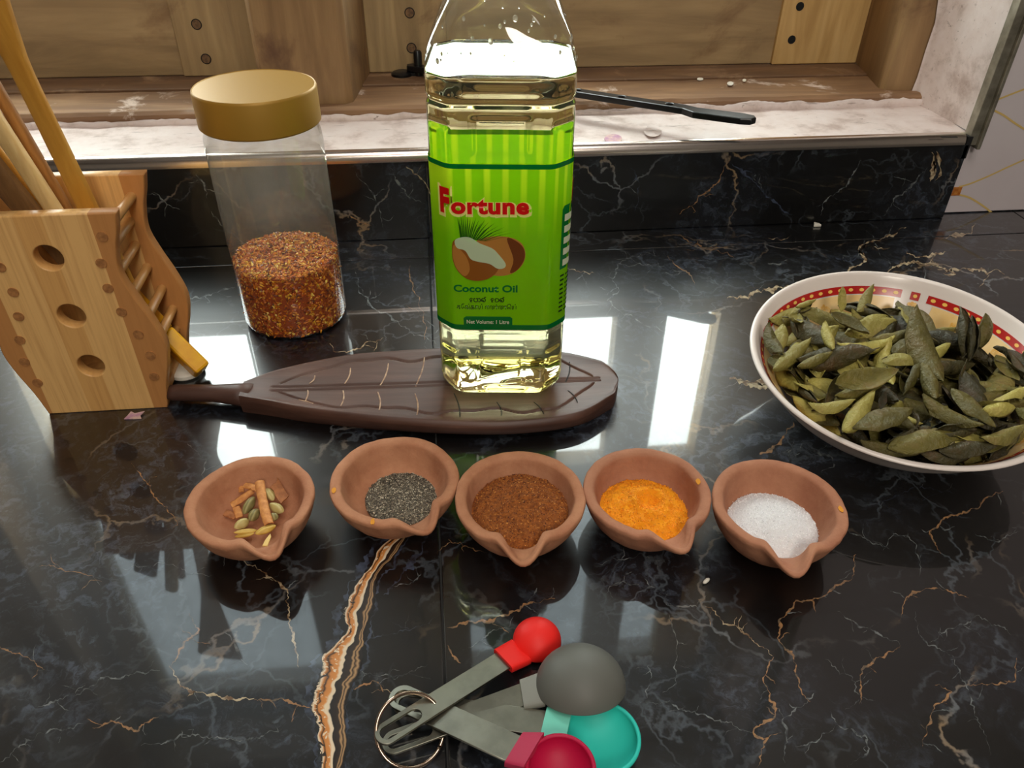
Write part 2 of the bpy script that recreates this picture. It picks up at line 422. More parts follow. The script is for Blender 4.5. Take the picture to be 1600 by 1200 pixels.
MAT['pod_green'] = pod('pod_green', S(122, 112, 66), S(158, 146, 92)); MAT['pod_pale'] = pod('pod_pale', S(186, 166, 100), S(204, 188, 126))
MAT['pod_yellow'] = pod('pod_yellow', S(190, 150, 60), S(212, 176, 84))
MAT['chip'] = M('chip', S(226, 190, 112), .6)

def ceramic():
    t = NT('white_melamine'); t.set(Base_Color=S(228, 216, 208), Roughness=.22, Specular_IOR_Level=.5); return t.m
MAT['ceramic'] = ceramic()
MAT['red_print'] = M('red_print', S(178, 32, 28), .25); MAT['dot_print'] = M('dot_print', S(246, 196, 96), .25)
MAT['cream_print'] = M('cream_print', S(238, 206, 150), .25, c2=S(232, 190, 120), nscale=60)
MAT['orange_print'] = M('orange_print', S(226, 166, 70), .25, c2=S(236, 200, 130), nscale=260); MAT['grey_print'] = M('grey_print', S(206, 196, 196), .25)
def leafm(name, a, b, c):
    t = NT(name); t.set(Roughness=.5, Specular_IOR_Level=.4); v = t.coords('Object')
    oi = t.n('ShaderNodeObjectInfo')
    col = t.ramp(t.noise(v, 1.8, 6, .65).outputs[0], [(.3, a), (.5, b), (.72, c)])
    h = t.n('ShaderNodeHueSaturation'); t.l(col, h.inputs['Color'])
    t.l(t.math('MULTIPLY_ADD', oi.outputs['Random'], .75, .45), h.inputs['Value']); h.inputs['Saturation'].default_value = 1.05
    t.l(h.outputs[0], t.b.inputs['Base Color']); t.bump(t.noise(v, 9, 5, .6).outputs[0], .35, .03); return t.m
MAT['leaf_pale'] = leafm('leaf_pale', S(140, 128, 60), S(172, 160, 88), S(178, 156, 100))
MAT['leaf_olive'] = leafm('leaf_olive', S(84, 78, 34), S(116, 106, 54), S(136, 112, 74))
MAT['leaf_dark'] = leafm('leaf_dark', S(46, 46, 22), S(72, 64, 36), S(100, 72, 50))
MAT['leaf_stem'] = M('leaf_stem', S(96, 84, 48), .6)

MAT['pet'] = thin_clear('clear_pet', (.985, .99, .975, 1), .03, S(226, 224, 200), .035, gl=1.6, zr=(.20, .235, .1, 1.0))
MAT['jar_pet'] = thin_clear('jar_pet', (.95, .95, .94, 1), .06, S(200, 190, 176), .19, gl=1.5, zr=(.045, .13, .12, 1.0))
MAT['bead'] = M('oil_bead', S(236, 234, 214), .08, Transmission_Weight=.6, IOR=1.45)
def oilm():
    t = NT('coconut_oil'); t.set(Base_Color=(1, .985, .86, 1), Roughness=0.0, IOR=1.45, Transmission_Weight=1.0)
    va = t.n('ShaderNodeVolumeAbsorption'); va.inputs['Color'].default_value = (.93, .86, .18, 1); va.inputs['Density'].default_value = 6.0
    t.l(va.outputs[0], t.out.inputs['Volume']); return t.m
MAT['oil'] = oilm()
def printm(name, c, trans=.45, rough=.35, stripes=False):
    t = NT(name); t.t.nodes.remove(t.b)
    d = t.n('ShaderNodeBsdfDiffuse'); tl = t.n('ShaderNodeBsdfTranslucent'); g = t.n('ShaderNodeBsdfGlossy'); g.inputs['Roughness'].default_value = .15
    if stripes:
        v = t.coords('Object'); sx = t.n('ShaderNodeSeparateXYZ'); t.l(v, sx.inputs[0])
        w = t.math('SINE', t.math('MULTIPLY', t.math('ADD', sx.outputs[0], sx.outputs[1]), 620.0))
        hm = t.ramp(t.math('MULTIPLY_ADD', sx.outputs[2], 20.0, -2.35), [(.0, 0.0), (.9, .9)])
        f = t.math('MULTIPLY', t.ramp(w, [(.2, 0.0), (.8, 1.0)]), hm)
        col = t.mix(f, c, S(214, 246, 40)); t.l(col, d.inputs[0]); t.l(col, tl.inputs[0])
    else:
        d.inputs[0].default_value = c; tl.inputs[0].default_value = c
    a = t.n('ShaderNodeMixShader'); a.inputs[0].default_value = trans; t.l(d.outputs[0], a.inputs[1]); t.l(tl.outputs[0], a.inputs[2])
    b = t.n('ShaderNodeMixShader'); b.inputs[0].default_value = .04; t.l(a.outputs[0], b.inputs[1]); t.l(g.outputs[0], b.inputs[2])
    t.l(b.outputs[0], t.out.inputs[0]); return t.m
MAT['label_green'] = printm('label_green', S(140, 214, 8), .5, stripes=True)
MAT['print_dkgreen'] = printm('print_dark_green', S(0, 120, 52), .35); MAT['print_red'] = printm('print_red', S(222, 22, 22), .3)
MAT['print_cream'] = printm('print_cream', S(255, 238, 150), .3); MAT['print_white'] = printm('print_white', S(232, 240, 210), .3)
MAT['print_black'] = printm('print_black', S(30, 60, 24), .2); MAT['print_brown'] = printm('print_brown', S(150, 88, 30), .25)
MAT['print_brown2'] = printm('print_brown_light', S(190, 128, 58), .25); MAT['print_flesh'] = printm('print_flesh', S(206, 226, 186), .3)
MAT['print_blade'] = printm('print_blade', S(40, 92, 14), .25); MAT['print_husk'] = printm('print_husk', S(116, 62, 24), .25)
MAT['cap_green'] = M('cap_green', S(60, 150, 50), .35)
MAT['gold_lid'] = M('gold_lid', S(160, 120, 40), .5, .3, bump=.03, bscale=200)

MAT['steel'] = M('steel', S(150, 148, 134), .36, 1.0, c2=S(126, 124, 112), nscale=60, bump=.12, bscale=250, bdist=.0003)
MAT['ring_steel'] = M('ring_steel', S(200, 176, 156), .18, 1.0)
def sil(n, c, r=.55): return M(n, c, r, Specular_IOR_Level=.35)
MAT['sil_red'] = sil('silicone_red', S(238, 36, 30)); MAT['sil_grey'] = sil('silicone_grey', S(98, 98, 92)); MAT['sil_teal'] = sil('silicone_teal', S(48, 196, 180))
MAT['sil_grey_light'] = sil('silicone_grey_light', S(132, 132, 124))
MAT['sil_teal_light'] = sil('silicone_teal_light', S(120, 212, 190)); MAT['sil_mag'] = sil('silicone_magenta', S(178, 10, 60)); MAT['sil_mag_light'] = sil('silicone_magenta_light', S(190, 50, 84))
MAT['crumb_white'] = M('crumb_white', S(226, 220, 206), .6); MAT['petal'] = M('petal', S(170, 120, 150), .6, c2=S(206, 176, 160), nscale=200)

# ------------------------------------------------------------------ room shell
YB = .6765            # front face of the marble skirting
YT = .6865            # face of the tiled wall
XR, XL = .519, -.66   # window opening
ZS, ZT = .083, 1.15   # sill, head of the opening
def struct(name, mb, mat, parent=None, **kw):
    o = mb.build(name, mat, parent, **kw)
    if parent is None: o['kind'] = 'structure'
    return o
wall = struct('wall_back', MB().box(-1.6, 1.6, YT+.006, 1.0, -.9, .074).box(XR, 1.6, YT+.006, 1.0, .074, ZT).box(-1.6, XL, YT+.006, 1.0, .074, ZT).box(-1.6, 1.6, YT+.006, 1.0, ZT, 1.62), MAT['white_wall'])
struct('wall_left', MB().box(-1.66, -1.6, -2.2, 1.0, -.9, 1.62), MAT['white_wall'])
struct('wall_right', MB().box(1.6, 1.66, -2.2, 1.0, -.9, 1.62), MAT['white_wall'])
struct('wall_rear', MB().box(-1.66, 1.66, -2.26, -2.2, -.9, 1.62), MAT['white_wall'])
struct('floor', MB().box(-1.66, 1.66, -2.26, 1.0, -.96, -.9), MAT['dark_floor'])
struct('ceiling', MB().box(-1.66, 1.66, -2.26, 1.0, 1.62, 1.68), MAT['ceiling'])
# white glazed wall tiles right of the window, with their printed yellow curves
for i, x0 in enumerate((XR-.002, XR+.249, XR+.50)):
    for j, z0 in enumerate((.001, .332, .663)):
        tl = MB().box(x0, x0+.250, YT, YT+.0065, z0, z0+.330).build('tile', MAT['wall_tile'], wall, bevel=.0006)
def wall_ribbon(pts, w, mat, y=YT-.0002, parent=wall, name='printed_curve', jit=0):
    P = [onwall(a, b, y) for a, b in pts]
    P = spline(P, 8); mb = MB(); rows = []
    for i, p in enumerate(P):
        t = (P[min(i+1, len(P)-1)]-P[max(i-1, 0)]); n = Vector((-t.z, 0, t.x)).normalized()
        ww = w*(1+jit*nz(p.x*90, p.z*90)); q = p+n*(jit*.0018*nz(p.x*160, p.z*160, 3))
        rows.append((q+n*ww/2, q-n*ww/2))
    mb.grid(rows); return mb.build(name, mat, parent)
wall_ribbon([(1498, 292), (1516, 287), (1545, 275), (1575, 261), (1604, 248)], .0018, MAT['tile_line'])
wall_ribbon([(1498, 304), (1515, 309), (1535, 321), (1553, 335)], .0018, MAT['tile_line'])
wall_ribbon([(1552, 172), (1568, 180), (1585, 192), (1604, 204)], .0018, MAT['tile_line'])
wall_ribbon([(1558, 156), (1578, 148), (1604, 138)], .0018, MAT['tile_line'])
c = onwall(1495, 299, YT-.0004); MB().box(c.x-.0045, c.x+.0045, YT-.0005, YT, c.z-.0045, c.z+.0045).build('printed_square', MAT['tile_motif'], wall)

# counter and its support
struct('counter_base', MB().box(-1.5, 1.58, .10, YT+.006, -.9, -.031), MAT['white_wall'])
top = empty('worktop', (0, 0, 0), 0, 'glossy black marble-print tiled worktop with gold and white veins', 'worktop')
MB().box(-1.55, 1.59, .04, YT+.004, -.030, -.0012).build('grout_bed', MAT['grout'], top)
for (y0, y1) in ((.0402, .6362), (.6374, YT+.003)):
    for (x0, x1) in ((-1.55, -.6065), (-.6055, -.0085), (-.0075, .594), (.595, 1.588)):
        MB().box(x0, x1, y0, y1, -.0082, 0).build('tile', MAT['marble'], top, bevel=.0005)
sk = empty('backsplash', (0, YB, 0), 0, 'low strip of black marble tile running along the wall under the window', 'backsplash')
for (x0, x1) in ((-1.2, -.6065), (-.6055, -.0065), (-.0055, .512)):
    o = MB().box(x0, x1, 0, .0098, .0004, .0755).build('tile', MAT['marble_wall'], sk, bevel=.0005)

# --- marble veins printed on the tiles: flat ribbons with ragged edges, a hair above the glaze
VEIN = {}
def vein(pts, w, mat, jit=1.0, z=.00012, taper=True, wall_y=None, twigs=True):
    """pts in photo pixels give where the line runs on the worktop (or skirting)"""
    P = []; ST = 2.6
    for (a, b) in zip(pts[:-1], pts[1:]):
        n = max(2, int(math.hypot(b[0]-a[0], b[1]-a[1])/ST))
        for i in range(n): P.append((a[0]+(b[0]-a[0])*i/n, a[1]+(b[1]-a[1])*i/n))
    P.append(pts[-1]); rows = []; L = len(P); ph = rnd.random()*50; Q = []
    for i, p in enumerate(P):
        a = P[max(i-2, 0)]; b = P[min(i+2, L-1)]; tx, ty = b[0]-a[0], b[1]-a[1]; k = math.hypot(tx, ty) or 1
        nx, ny = -ty/k, tx/k
        j = jit*(6.5*nz(i*.06, ph)+5.0*nz(i*.21, ph+9)+3.2*nz(i*.62, ph+20))
        ww = .85*w*(.62+1.3*nz(i*.17, ph+33)+.9*nz(i*.7, ph+41)); ww = min(max(ww, w*.10), w*1.5)
        if taper: ww *= min(1, .2+4*min(i, L-1-i)/L)
        q = (p[0]+nx*j, p[1]+ny*j); Q.append((q, (nx, ny)))
        l = (q[0]+nx*ww/2, q[1]+ny*ww/2); r = (q[0]-nx*ww/2, q[1]-ny*ww/2)
        if wall_y is None: rows.append((at(*l, z), at(*r, z)))
        else: rows.append((onwall(*l, wall_y), onwall(*r, wall_y)))
    key = (mat, wall_y is not None); VEIN.setdefault(key, MB()).grid(rows)
    if twigs and w < 7 and L > 14:
        for t in range(1+L//16):
            q, n_ = Q[rnd.randrange(2, L-2)]; sg = rnd.choice((-1, 1)); ln_ = rnd.uniform(10, 38); sk = rnd.uniform(-1.2, 1.2)
            d_ = (n_[0]*sg+n_[1]*sk, n_[1]*sg-n_[0]*sk); k = math.hypot(*d_); e = (q[0]+d_[0]/k*ln_, q[1]+d_[1]/k*ln_*.8)
            if wall_y is not None and not (258 < e[1] < 338): continue
            m_ = ((q[0]+e[0])/2+rnd.uniform(-6, 6), (q[1]+e[1])/2+rnd.uniform(-5, 5))
            vein([q, m_, e], max(1.3, w*.42), mat if rnd.random() < .4 else 'vein_white', .7, z, True, wall_y, False)
for pts, w, mt in [
    ([(380, 878), (415, 893), (448, 925), (450, 960), (458, 985), (469, 1042)], 5, 'vein_cream'),
    ([(265, 1040), (280, 1075), (336, 1088), (397, 1094)], 6, 'vein_cream'), ([(397, 1094), (440, 1090), (490, 1106)], 4, 'vein_gold'),
    ([(266, 1041), (310, 987), (297, 957)], 3.5, 'vein_gold'), ([(352, 980), (383, 1041)], 4, 'vein_white'),
    ([(145, 1139), (173, 1130), (215, 1142), (252, 1116)], 4, 'vein_gold'), ([(0, 1011), (42, 1027), (70, 1046)], 3.5, 'vein_gold'),
    ([(205, 724), (243, 773), (280, 817)], 2.5, 'vein_gold'), ([(290, 690), (318, 720), (314, 750)], 2, 'vein_white'),
    ([(180, 890), (260, 880), (330, 905)], 2, 'vein_white'), ([(60, 885), (115, 895), (160, 905)], 2.5, 'vein_gold'),
    ([(40, 1110), (120, 1085), (170, 1060), (250, 1050)], 3, 'vein_white'), ([(220, 1165), (300, 1150), (370, 1160), (440, 1140)], 3, 'vein_white'),
    ([(0, 1190), (60, 1150), (130, 1130)], 3, 'vein_white'), ([(330, 830), (345, 845), (375, 880)], 4, 'vein_white'),
    ([(515, 537), (522, 548), (560, 545), (600, 530)], 2.5, 'vein_cream'), ([(555, 440), (580, 475), (630, 510), (684, 540)], 3, 'vein_white'),
    ([(548, 412), (570, 455), (585, 480)], 2.5, 'vein_white'), ([(640, 415), (655, 470), (668, 530)], 2.5, 'vein_gold'),
    ([(290, 470), (330, 462), (365, 445)], 5, 'vein_white'), ([(340, 540), (385, 555), (392, 590)], 2, 'vein_cream'),
    ([(1103, 947), (1123, 966), (1153, 985), (1192, 1008), (1207, 1026)], 3, 'vein_cream'),
    ([(1207, 1026), (1197, 1066), (1209, 1116), (1184, 1143), (1201, 1152), (1184, 1204)], 5, 'vein_gold'),
    ([(1337, 866), (1330, 905), (1295, 928), (1245, 940), (1220, 970), (1220, 1005), (1234, 1016), (1249, 1070), (1265, 1097)], 5, 'vein_gold'),
    ([(1567, 767), (1525, 794), (1475, 809), (1452, 832), (1468, 866)], 4.5, 'vein_gold'), ([(1403, 970), (1414, 932), (1460, 918), (1514, 932)], 4, 'vein_gold'),
    ([(1433, 955), (1441, 1001), (1487, 1024), (1510, 1070), (1548, 1181)], 2.5, 'vein_white'),
    ([(1345, 1100), (1347, 1047), (1383, 1026), (1406, 1008)], 4, 'vein_gold'), ([(1406, 1008), (1364, 985), (1307, 959)], 3, 'vein_white'),
    ([(1238, 1166), (1276, 1154), (1307, 1135), (1360, 1150), (1360, 1173), (1322, 1196)], 4, 'vein_white'),
    ([(1441, 1166), (1452, 1135), (1460, 1104), (1487, 1081), (1460, 1074)], 5, 'vein_gold'), ([(1226, 1192), (1228, 1123), (1268, 1097)], 4, 'vein_white'),
    ([(1000, 1100), (1046, 1098), (1088, 1112), (1176, 1146)], 2.5, 'vein_white'), ([(1510, 1070), (1556, 1070), (1587, 1062), (1592, 1028)], 3.5, 'vein_gold'),
    ([(1050, 955), (1057, 1024), (1057, 1077)], 2.5, 'vein_white'), ([(1020, 1010), (1018, 1060), (1010, 1090)], 2.5, 'vein_white'),
    ([(1300, 820), (1360, 845), (1400, 860)], 2, 'vein_white'), ([(1380, 860), (1395, 830), (1430, 850), (1440, 900)], 2, 'vein_white'),
    ([(1520, 830), (1560, 845), (1592, 828)], 2.5, 'vein_white'), ([(1360, 790), (1440, 760), (1490, 775)], 2, 'vein_blue'),
    ([(1290, 1030), (1330, 1060), (1345, 1100)], 2, 'vein_white'), ([(1450, 1000), (1530, 960), (1600, 1010)], 2, 'vein_white'),
    ([(1043, 400), (1060, 413), (1077, 426), (1085, 445)], 3, 'vein_gold'), ([(1060, 366), (1104, 392), (1119, 395), (1147, 400)], 2.5, 'vein_gold'),
    ([(956, 434), (970, 453), (949, 470), (964, 485), (987, 496), (1017, 511), (1072, 524)], 3, 'vein_white'),
    ([(930, 426), (958, 434), (966, 413), (979, 405), (1015, 416), (1040, 418)], 2, 'vein_white'), ([(885, 420), (930, 426)], 2, 'vein_cream'),
    ([(960, 405), (1000, 395), (1040, 400)], 2, 'vein_white'), ([(1120, 430), (1160, 440), (1185, 452)], 4, 'vein_blue'),
    ([(1136, 466), (1165, 460), (1218, 450), (1275, 446)], 8, 'vein_cream'), ([(1140, 462), (1180, 452), (1225, 440)], 3, 'vein_dark'),
    ([(1415, 354), (1395, 370), (1360, 377), (1336, 389), (1352, 405), (1322, 428)], 6, 'vein_cream'), ([(1413, 358), (1392, 375), (1362, 381), (1342, 392), (1358, 408), (1335, 428)], 4, 'vein_dark'),
    ([(1522, 347), (1515, 362), (1495, 368), (1470, 378)], 7, 'vein_cream'), ([(1516, 346), (1509, 358), (1490, 364)], 3, 'vein_dark'),
    ([(1375, 432), (1400, 415), (1425, 410), (1450, 412), (1495, 422), (1525, 420), (1570, 426)], 6, 'vein_cream'), ([(1385, 432), (1405, 420), (1430, 415), (1470, 420)], 4, 'vein_dark'),
    ([(1417, 392), (1430, 402), (1450, 400), (1478, 392)], 5, 'vein_cream'), ([(1474, 430), (1492, 428), (1486, 420), (1476, 424)], 4, 'vein_cream'),
    ([(1365, 386), (1380, 388), (1391, 389)], 3, 'vein_cream'), ([(1200, 371), (1220, 373), (1235, 364)], 3, 'vein_cream'),
    ([(1200, 410), (1215, 415), (1230, 405)], 3, 'vein_white'), ([(1300, 400), (1330, 412), (1345, 405)], 2.5, 'vein_blue'),
    ([(1140, 591), (1165, 598), (1212, 600)], 15, 'vein_cream'), ([(1146, 594), (1175, 600), (1212, 603)], 4, 'vein_dark'),
    ([(1188, 712), (1215, 690), (1241, 661)], 9, 'vein_gold'), ([(1250, 690), (1290, 712), (1302, 726), (1284, 738)], 3.5, 'vein_white'),
    ([(1240, 700), (1232, 718), (1245, 690)], 2.5, 'vein_white'),
    ([(698, 976), (761, 969), (819, 949), (868, 940)], 5, 'vein_gold'), ([(700, 1008), (708, 1020), (722, 1034)], 4, 'vein_gold'), ([(722, 1016), (770, 985), (815, 980)], 2.5, 'vein_white'),
    ([(552, 1078), (588, 1066), (600, 1080)], 4.5, 'vein_gold'), ([(580, 1082), (640, 1090)], 2.5, 'vein_cream'),
    ([(612, 915), (640, 912), (660, 895)], 2.5, 'vein_white'), ([(560, 1045), (620, 1060), (668, 1038)], 2.5, 'vein_white'),
    ([(575, 1000), (640, 985), (690, 960)], 2, 'vein_blue'), ([(700, 845), (740, 855), (760, 865)], 1.8, 'vein_gold'),
    ([(920, 895), (960, 910), (1045, 925)], 2, 'vein_white'), ([(1042, 925), (1045, 945), (1060, 945), (1103, 947)], 3, 'vein_white'),
    ([(1000, 830), (1050, 850), (1080, 870)], 2, 'vein_white'), ([(930, 880), (1000, 865), (1040, 880)], 1.8, 'vein_white'),
]: vein(pts, w, mt)
for pts, w, mt in [([(1138, 250), (1122, 282), (1085, 315), (1062, 335)], 3, 'vein_gold'), ([(1143, 256), (1190, 300), (1235, 338)], 6, 'vein_blue'),
    ([(1345, 250), (1320, 290), (1275, 325)], 3, 'vein_white'), ([(1450, 262), (1400, 310), (1380, 338)], 3, 'vein_white'), ([(1455, 238), (1458, 262), (1456, 284)], 9, 'vein_cream'),
    ([(1466, 236), (1470, 262), (1462, 282)], 7, 'vein_cream'), ([(1460, 240), (1463, 270)], 5, 'vein_dark'), ([(555, 268), (585, 300), (592, 330), (600, 355)], 3, 'vein_white'),
    ([(612, 262), (640, 310), (665, 318)], 3, 'vein_white'), ([(635, 260), (660, 285), (674, 305)], 4, 'vein_cream'), ([(545, 330), (560, 345), (580, 355)], 2.5, 'vein_gold'),
    ([(305, 272), (318, 290), (322, 310)], 4, 'vein_white'), ([(240, 300), (262, 320), (258, 340)], 2, 'vein_white'), ([(330, 330), (345, 350), (360, 360)], 2.5, 'vein_white'), ([(985, 262), (1000, 290), (990, 330)], 2, 'vein_blue')]:
    vein(pts, w, mt, .8, wall_y=YB-.00015)
# the broad banded gold vein down the middle, with its blue-grey halo
lr = [((624, 832), (636, 836)), ((592, 858), (618, 866)), ((582, 884), (597, 890)), ((560, 907), (587, 912)), ((548, 933), (585, 938)), ((538, 960), (577, 962)), ((541, 985), (568, 990)),
      ((523, 1007), (567, 1010)), ((503, 1027), (566, 1030)), ((503, 1046), (560, 1050)), ((495, 1067), (552, 1068)), ((490, 1087), (544, 1090)), ((488, 1107), (540, 1108)), ((496, 1133), (540, 1134)), ((500, 1167), (540, 1168)), ((503, 1206), (532, 1206))]
L = spline([Vector((a[0], a[1], 0)) for a, b in lr], 8); R = spline([Vector((b[0], b[1], 0)) for a, b in lr], 8)
mb = MB(); rows = []; mb.uv = []; NU = 16
for i, (a, b) in enumerate(zip(L, R)):
    row = []
    ja = 3.5*nz(i*.35, 1.5); jb = 2.5*nz(i*.4, 7.5)
    for j in range(NU+1):
        u = j/NU; p = a.lerp(b, u); row.append(at(p.x+ja*(1-u)+jb*u, p.y, .00022)); mb.uv.append((u, i*.085))
    rows.append(row)
mb.grid(rows); tag(mb.build('banded_vein', MAT['vein_banded'], top), 'orange, cream and black banded vein')
for side, o1, o2 in ((L, -16, -2), (R, 2, 9)):
    h = [(p.x+(o1+o2)/2, p.y) for p in side[::6]]; vein(h, abs(o2-o1), 'vein_blue', 1.2, .00005, True, None, False)
vein([(668, 838), (655, 870), (625, 905), (600, 930)], 12, 'vein_blue', 1.0, .00005)
for (mt, onw), mb in VEIN.items():
    mb.v = [(x, y-(YB if onw else 0), z) for x, y, z in mb.v]
    o = mb.build('marble_vein', MAT[mt], sk if onw else top, fixn=False); o['kind'] = 'stuff'

# aluminium edging of the sill and of the reveal
pr = [(0, YB-.0012+.0075*(1-math.cos(a)), .0775+.0085*math.sin(a)) for a in [PI/2*i/7 for i in range(8)]]
pr = [(0, YB-.0012, .0758)] + pr + [(0, YB+.0085, .0845), (0, YB+.0085, .0758)]
tr = struct('trim_1', MB().prism([(-.66, y, z) for _, y, z in pr], (1.166, 0, 0)), MAT['aluminium'], auto=35)
tr2 = struct('trim_2', MB().box(XR-.008, XR+.0005, YB+.0015, YB+.012, .074, ZT).box(XR+.0005, XR+.004, YB-.002, YB+.009, .071, ZT), MAT['dull_metal'], bevel=.0006)
MB().box(XR-.011, XR-.006, YB, YB+.010, .062, .083).build('dark_joint', MAT['dark_gap'], tr)

# ------------------------------------------------------------------ window: sill, frame, two casements
win = empty('window_1', (0, 0, 0)); win['kind'] = 'structure'
# uneven plaster sill
rows = []
for i in range(121):
    x = XL+(XR-.001-XL)*i/120; row = []
    for j in range(17):
        y = YB+.0075+(.792-YB)*j/16
        row.append((x, y, ZS+.0014*nz(x*30, y*30)+.0008*nz(x*110, y*110, 4)+(.003*max(0, (j-11)/5))))
    rows.append(row)
mb = MB().grid(rows); mb.build('sill', MAT['plaster'], win, smooth=True)
MB().box(XL, XR, YB+.006, .80, .0745, ZS-.004).build('sill_bed', MAT['plaster'], win)
YF, YL = .772, .880   # front of the frame, front of the casements
ZF = .0965
fr = [(YF, .079), (YF, .0925), (YF+.003, .0955), (YF+.03, ZF-.001), (.834, ZF+.0005), (.8365, ZF-.001), (.8365, .079)]
mbf = MB(); N = 90; rows = []
for i in range(N+1):
    x = XL+(XR-XL)*i/N
    rows.append([(x, y-.0012*nz(x*40, k)-.0006*nz(x*130, k), z+(.0007*nz(x*35, k+5) if k > 1 else 0)) for k, (y, z) in enumerate(fr)])
mbf.grid(rows).build('frame_sill', MAT['wood_sill'], win, auto=40)
MB().box(XL, XR, .838, .905, .079, .0985).build('rebate_shade_strip', MAT['rebate_shade'], win, bevel=.001)
# ragged edge of the white paint where it laps up the timber
rows = []
for i in range(301):
    x = XL+(XR-.005-XL)*i/300
    h = .0885+.0030*nz(x*18, 2)+.0022*nz(x*60, 3)+.0012*nz(x*170, 4)
    if x > .19: h += .004*min(1, (x-.19)*20)*(.6+nz(x*26, 8))
    rows.append([(x, YF-.0022-.0006*nz(x*90, 1), .0815), (x, YF-.0026-.0008*nz(x*90, 2), (h+.0815)/2), (x, YF-.0020, h), (x, YF+.002, h-.0006)])
MB().grid(rows).build('paint_edge', MAT['plaster'], win, smooth=True)
# right jamb, with white plaster return
jb = [(.474, YF+.022), (.474+.004, YF+.016), (.505, YF+.012), (.519, YF+.012), (.519, .96), (.489, .96), (.489, YL+.03), (.4885, YL)]
MB().prism([(x, y, .086) for x, y in jb], (0, 0, 1.06)).build('jamb', MAT['wood_post'], win, bevel=.001)
MB().prism([(-.60, YF, .086), (XL, YF, .086), (XL, .96, .086), (-.615, .96, .086), (-.615, YL, .086)], (0, 0, 1.06)).build('jamb', MAT['wood_post'], win, bevel=.001)
MB().box(XL, XR, YF, .96, 1.10, ZT-.001).build('frame_head', MAT['wood_post'], win, bevel=.001)
rows = []
for i in range(41):
    z = .083+1.05*i/40
    rows.append([(XR-.0012-.001*nz(z*30, 1), YB+.010, z), (XR-.003-.0012*nz(z*30, 2), YB+.04, z), (XR-.004-.0012*nz(z*30, 3), YB+.075, z), (XR-.010-.004*nz(z*22, 4), YF+.009, z), (XR-.014-.006*nz(z*30, 6), YF+.0105, z)])
MB().grid(rows).build('reveal_plaster', MAT['plaster'], win, smooth=True)
# mullion post between the casements
mp = [(-.163, YL-.002), (-.163, YF+.020), (-.158, YF+.012), (-.082, YF+.012), (-.075, YF+.018), (-.063, YL-.002), (-.063, .96), (-.163, .96)]
MB().prism([(x, y, .0945) for x, y in mp], (0, 0, 1.005)).build('mullion_post', MAT['wood_post'], win, bevel=.0012)
ZG = .232             # lower edge of the glass
def casement(name, x0, x1, sl, srr, bar, wood_r):
    """stiles, solid lower panel, glazed upper part"""
    a, b = x0+sl, x1-srr
    ca = MB().box(a, b, YL+.004, YL+.032, 1.06, 1.099).build(name, MAT['wood_panel'], win, bevel=.0015)
    MB().box(x0, a, YL, YL+.036, .099, 1.099).build('stile', MAT['wood_stile'], ca, bevel=.0012)
    MB().box(b, x1, YL, YL+.036, .099, 1.099).build('stile', wood_r, ca, bevel=.0012)
    MB().box(a-.002, b+.002, YL+.005, YL+.030, .099, ZG).build('lower_panel', MAT['wood_panel'], ca, bevel=.001)
    for (p, q) in bar: MB().box(p, q, YL+.004, YL+.034, ZG, 1.06).build('glazing_bar', MAT['wood_stile'], ca, bevel=.0012)
    xs = [a]+[v for pq in bar for v in pq]+[b]
    MB().box(a, b, YL+.002, YL+.036, .502, .556).build('transom_rail', MAT['wood_panel'], ca, bevel=.0012)
    for p, q in zip(xs[::2], xs[1::2]):
        MB().box(p, q, YL+.018, YL+.022, ZG, .502).build('pane', MAT['glass_pane'], ca)
        MB().box(p, q, YL+.018, YL+.022, .556, 1.06).build('pane', MAT['dimming_pane'], ca)
    return ca
c1 = casement('casement', -.615, -.163, .05, .095, (), MAT['wood_stile'])
c2 = casement('casement', -.063, .4885, .085, .10, ((.242, .313),), MAT['wood_bright'])
# lighter strip along the meeting edge of the left casement stile
MB().box(-.1665, -.1632, YL-.0012, YL+.001, .099, 1.09).build('edge_strip', MAT['wood_bright'], c1)
def plug(px, py, par, y=YL, r=.0046, mat='plug'):
    p = onwall(px, py, y)
    mb = MB(); ring = [(p.x+r*math.cos(2*PI*i/20), p.z+r*math.sin(2*PI*i/20)) for i in range(20)]
    mb.prism([(x, y-.0004, z) for x, z in ring], (0, .004, 0)).build('plug_hole_disc', MAT[mat], par)
    mb = MB().tube([(p.x+r*1.05*math.cos(2*PI*i/24), y-.0001, p.z+r*1.05*math.sin(2*PI*i/24)) for i in range(24)], .00055, 6, True); mb.build('plug_joint', MAT['hole_dark'], par, smooth=True)
for q in ((307, 38), (322, 92)): plug(*q, c1)
for q in ((640, 20), (643, 75)): plug(*q, c2)
for q in ((1250, 10), (1237, 62)): plug(*q, c2, r=.0038, mat='hole_dark')  # open holes drawn as flat black discs, their shade as colour
# flakes of old pink paint on the frame
for (px, py, rx, ry) in ((999, 112, 9, 8), (941, 110, 9, 3.5), (1141, 131, 5, 3), (1337, 108, 4, 2.5), (1163, 126, 3, 2), (1094, 124, 5, 2)):
    c0 = at(px, py, ZF+.002); mb = MB(); n = 14
    pts = [at(px+rx*math.cos(2*PI*i/n)*(1+.3*nz(i, px)), py+ry*math.sin(2*PI*i/n)*(1+.3*nz(i, py)), ZF+.0012) for i in range(n)]
    mb.prism(pts, (0, 0, .0006)).build('paint_flake', MAT['petal'] if rx > 8 else MAT['crumb_white'], win)
for px, py, rx, ry in ((958, 217, 14, 7), (1020, 205, 14, 9)):
    pts = [at(px+rx*math.cos(2*PI*i/14)*(1+.3*nz(i, px)), py+ry*math.sin(2*PI*i/14), ZS+.0022) for i in range(14)]
    MB().prism(pts, (0, 0, .0004)).build('paint_flake', MAT['petal'] if px < 1000 else MAT['plaster'], win)
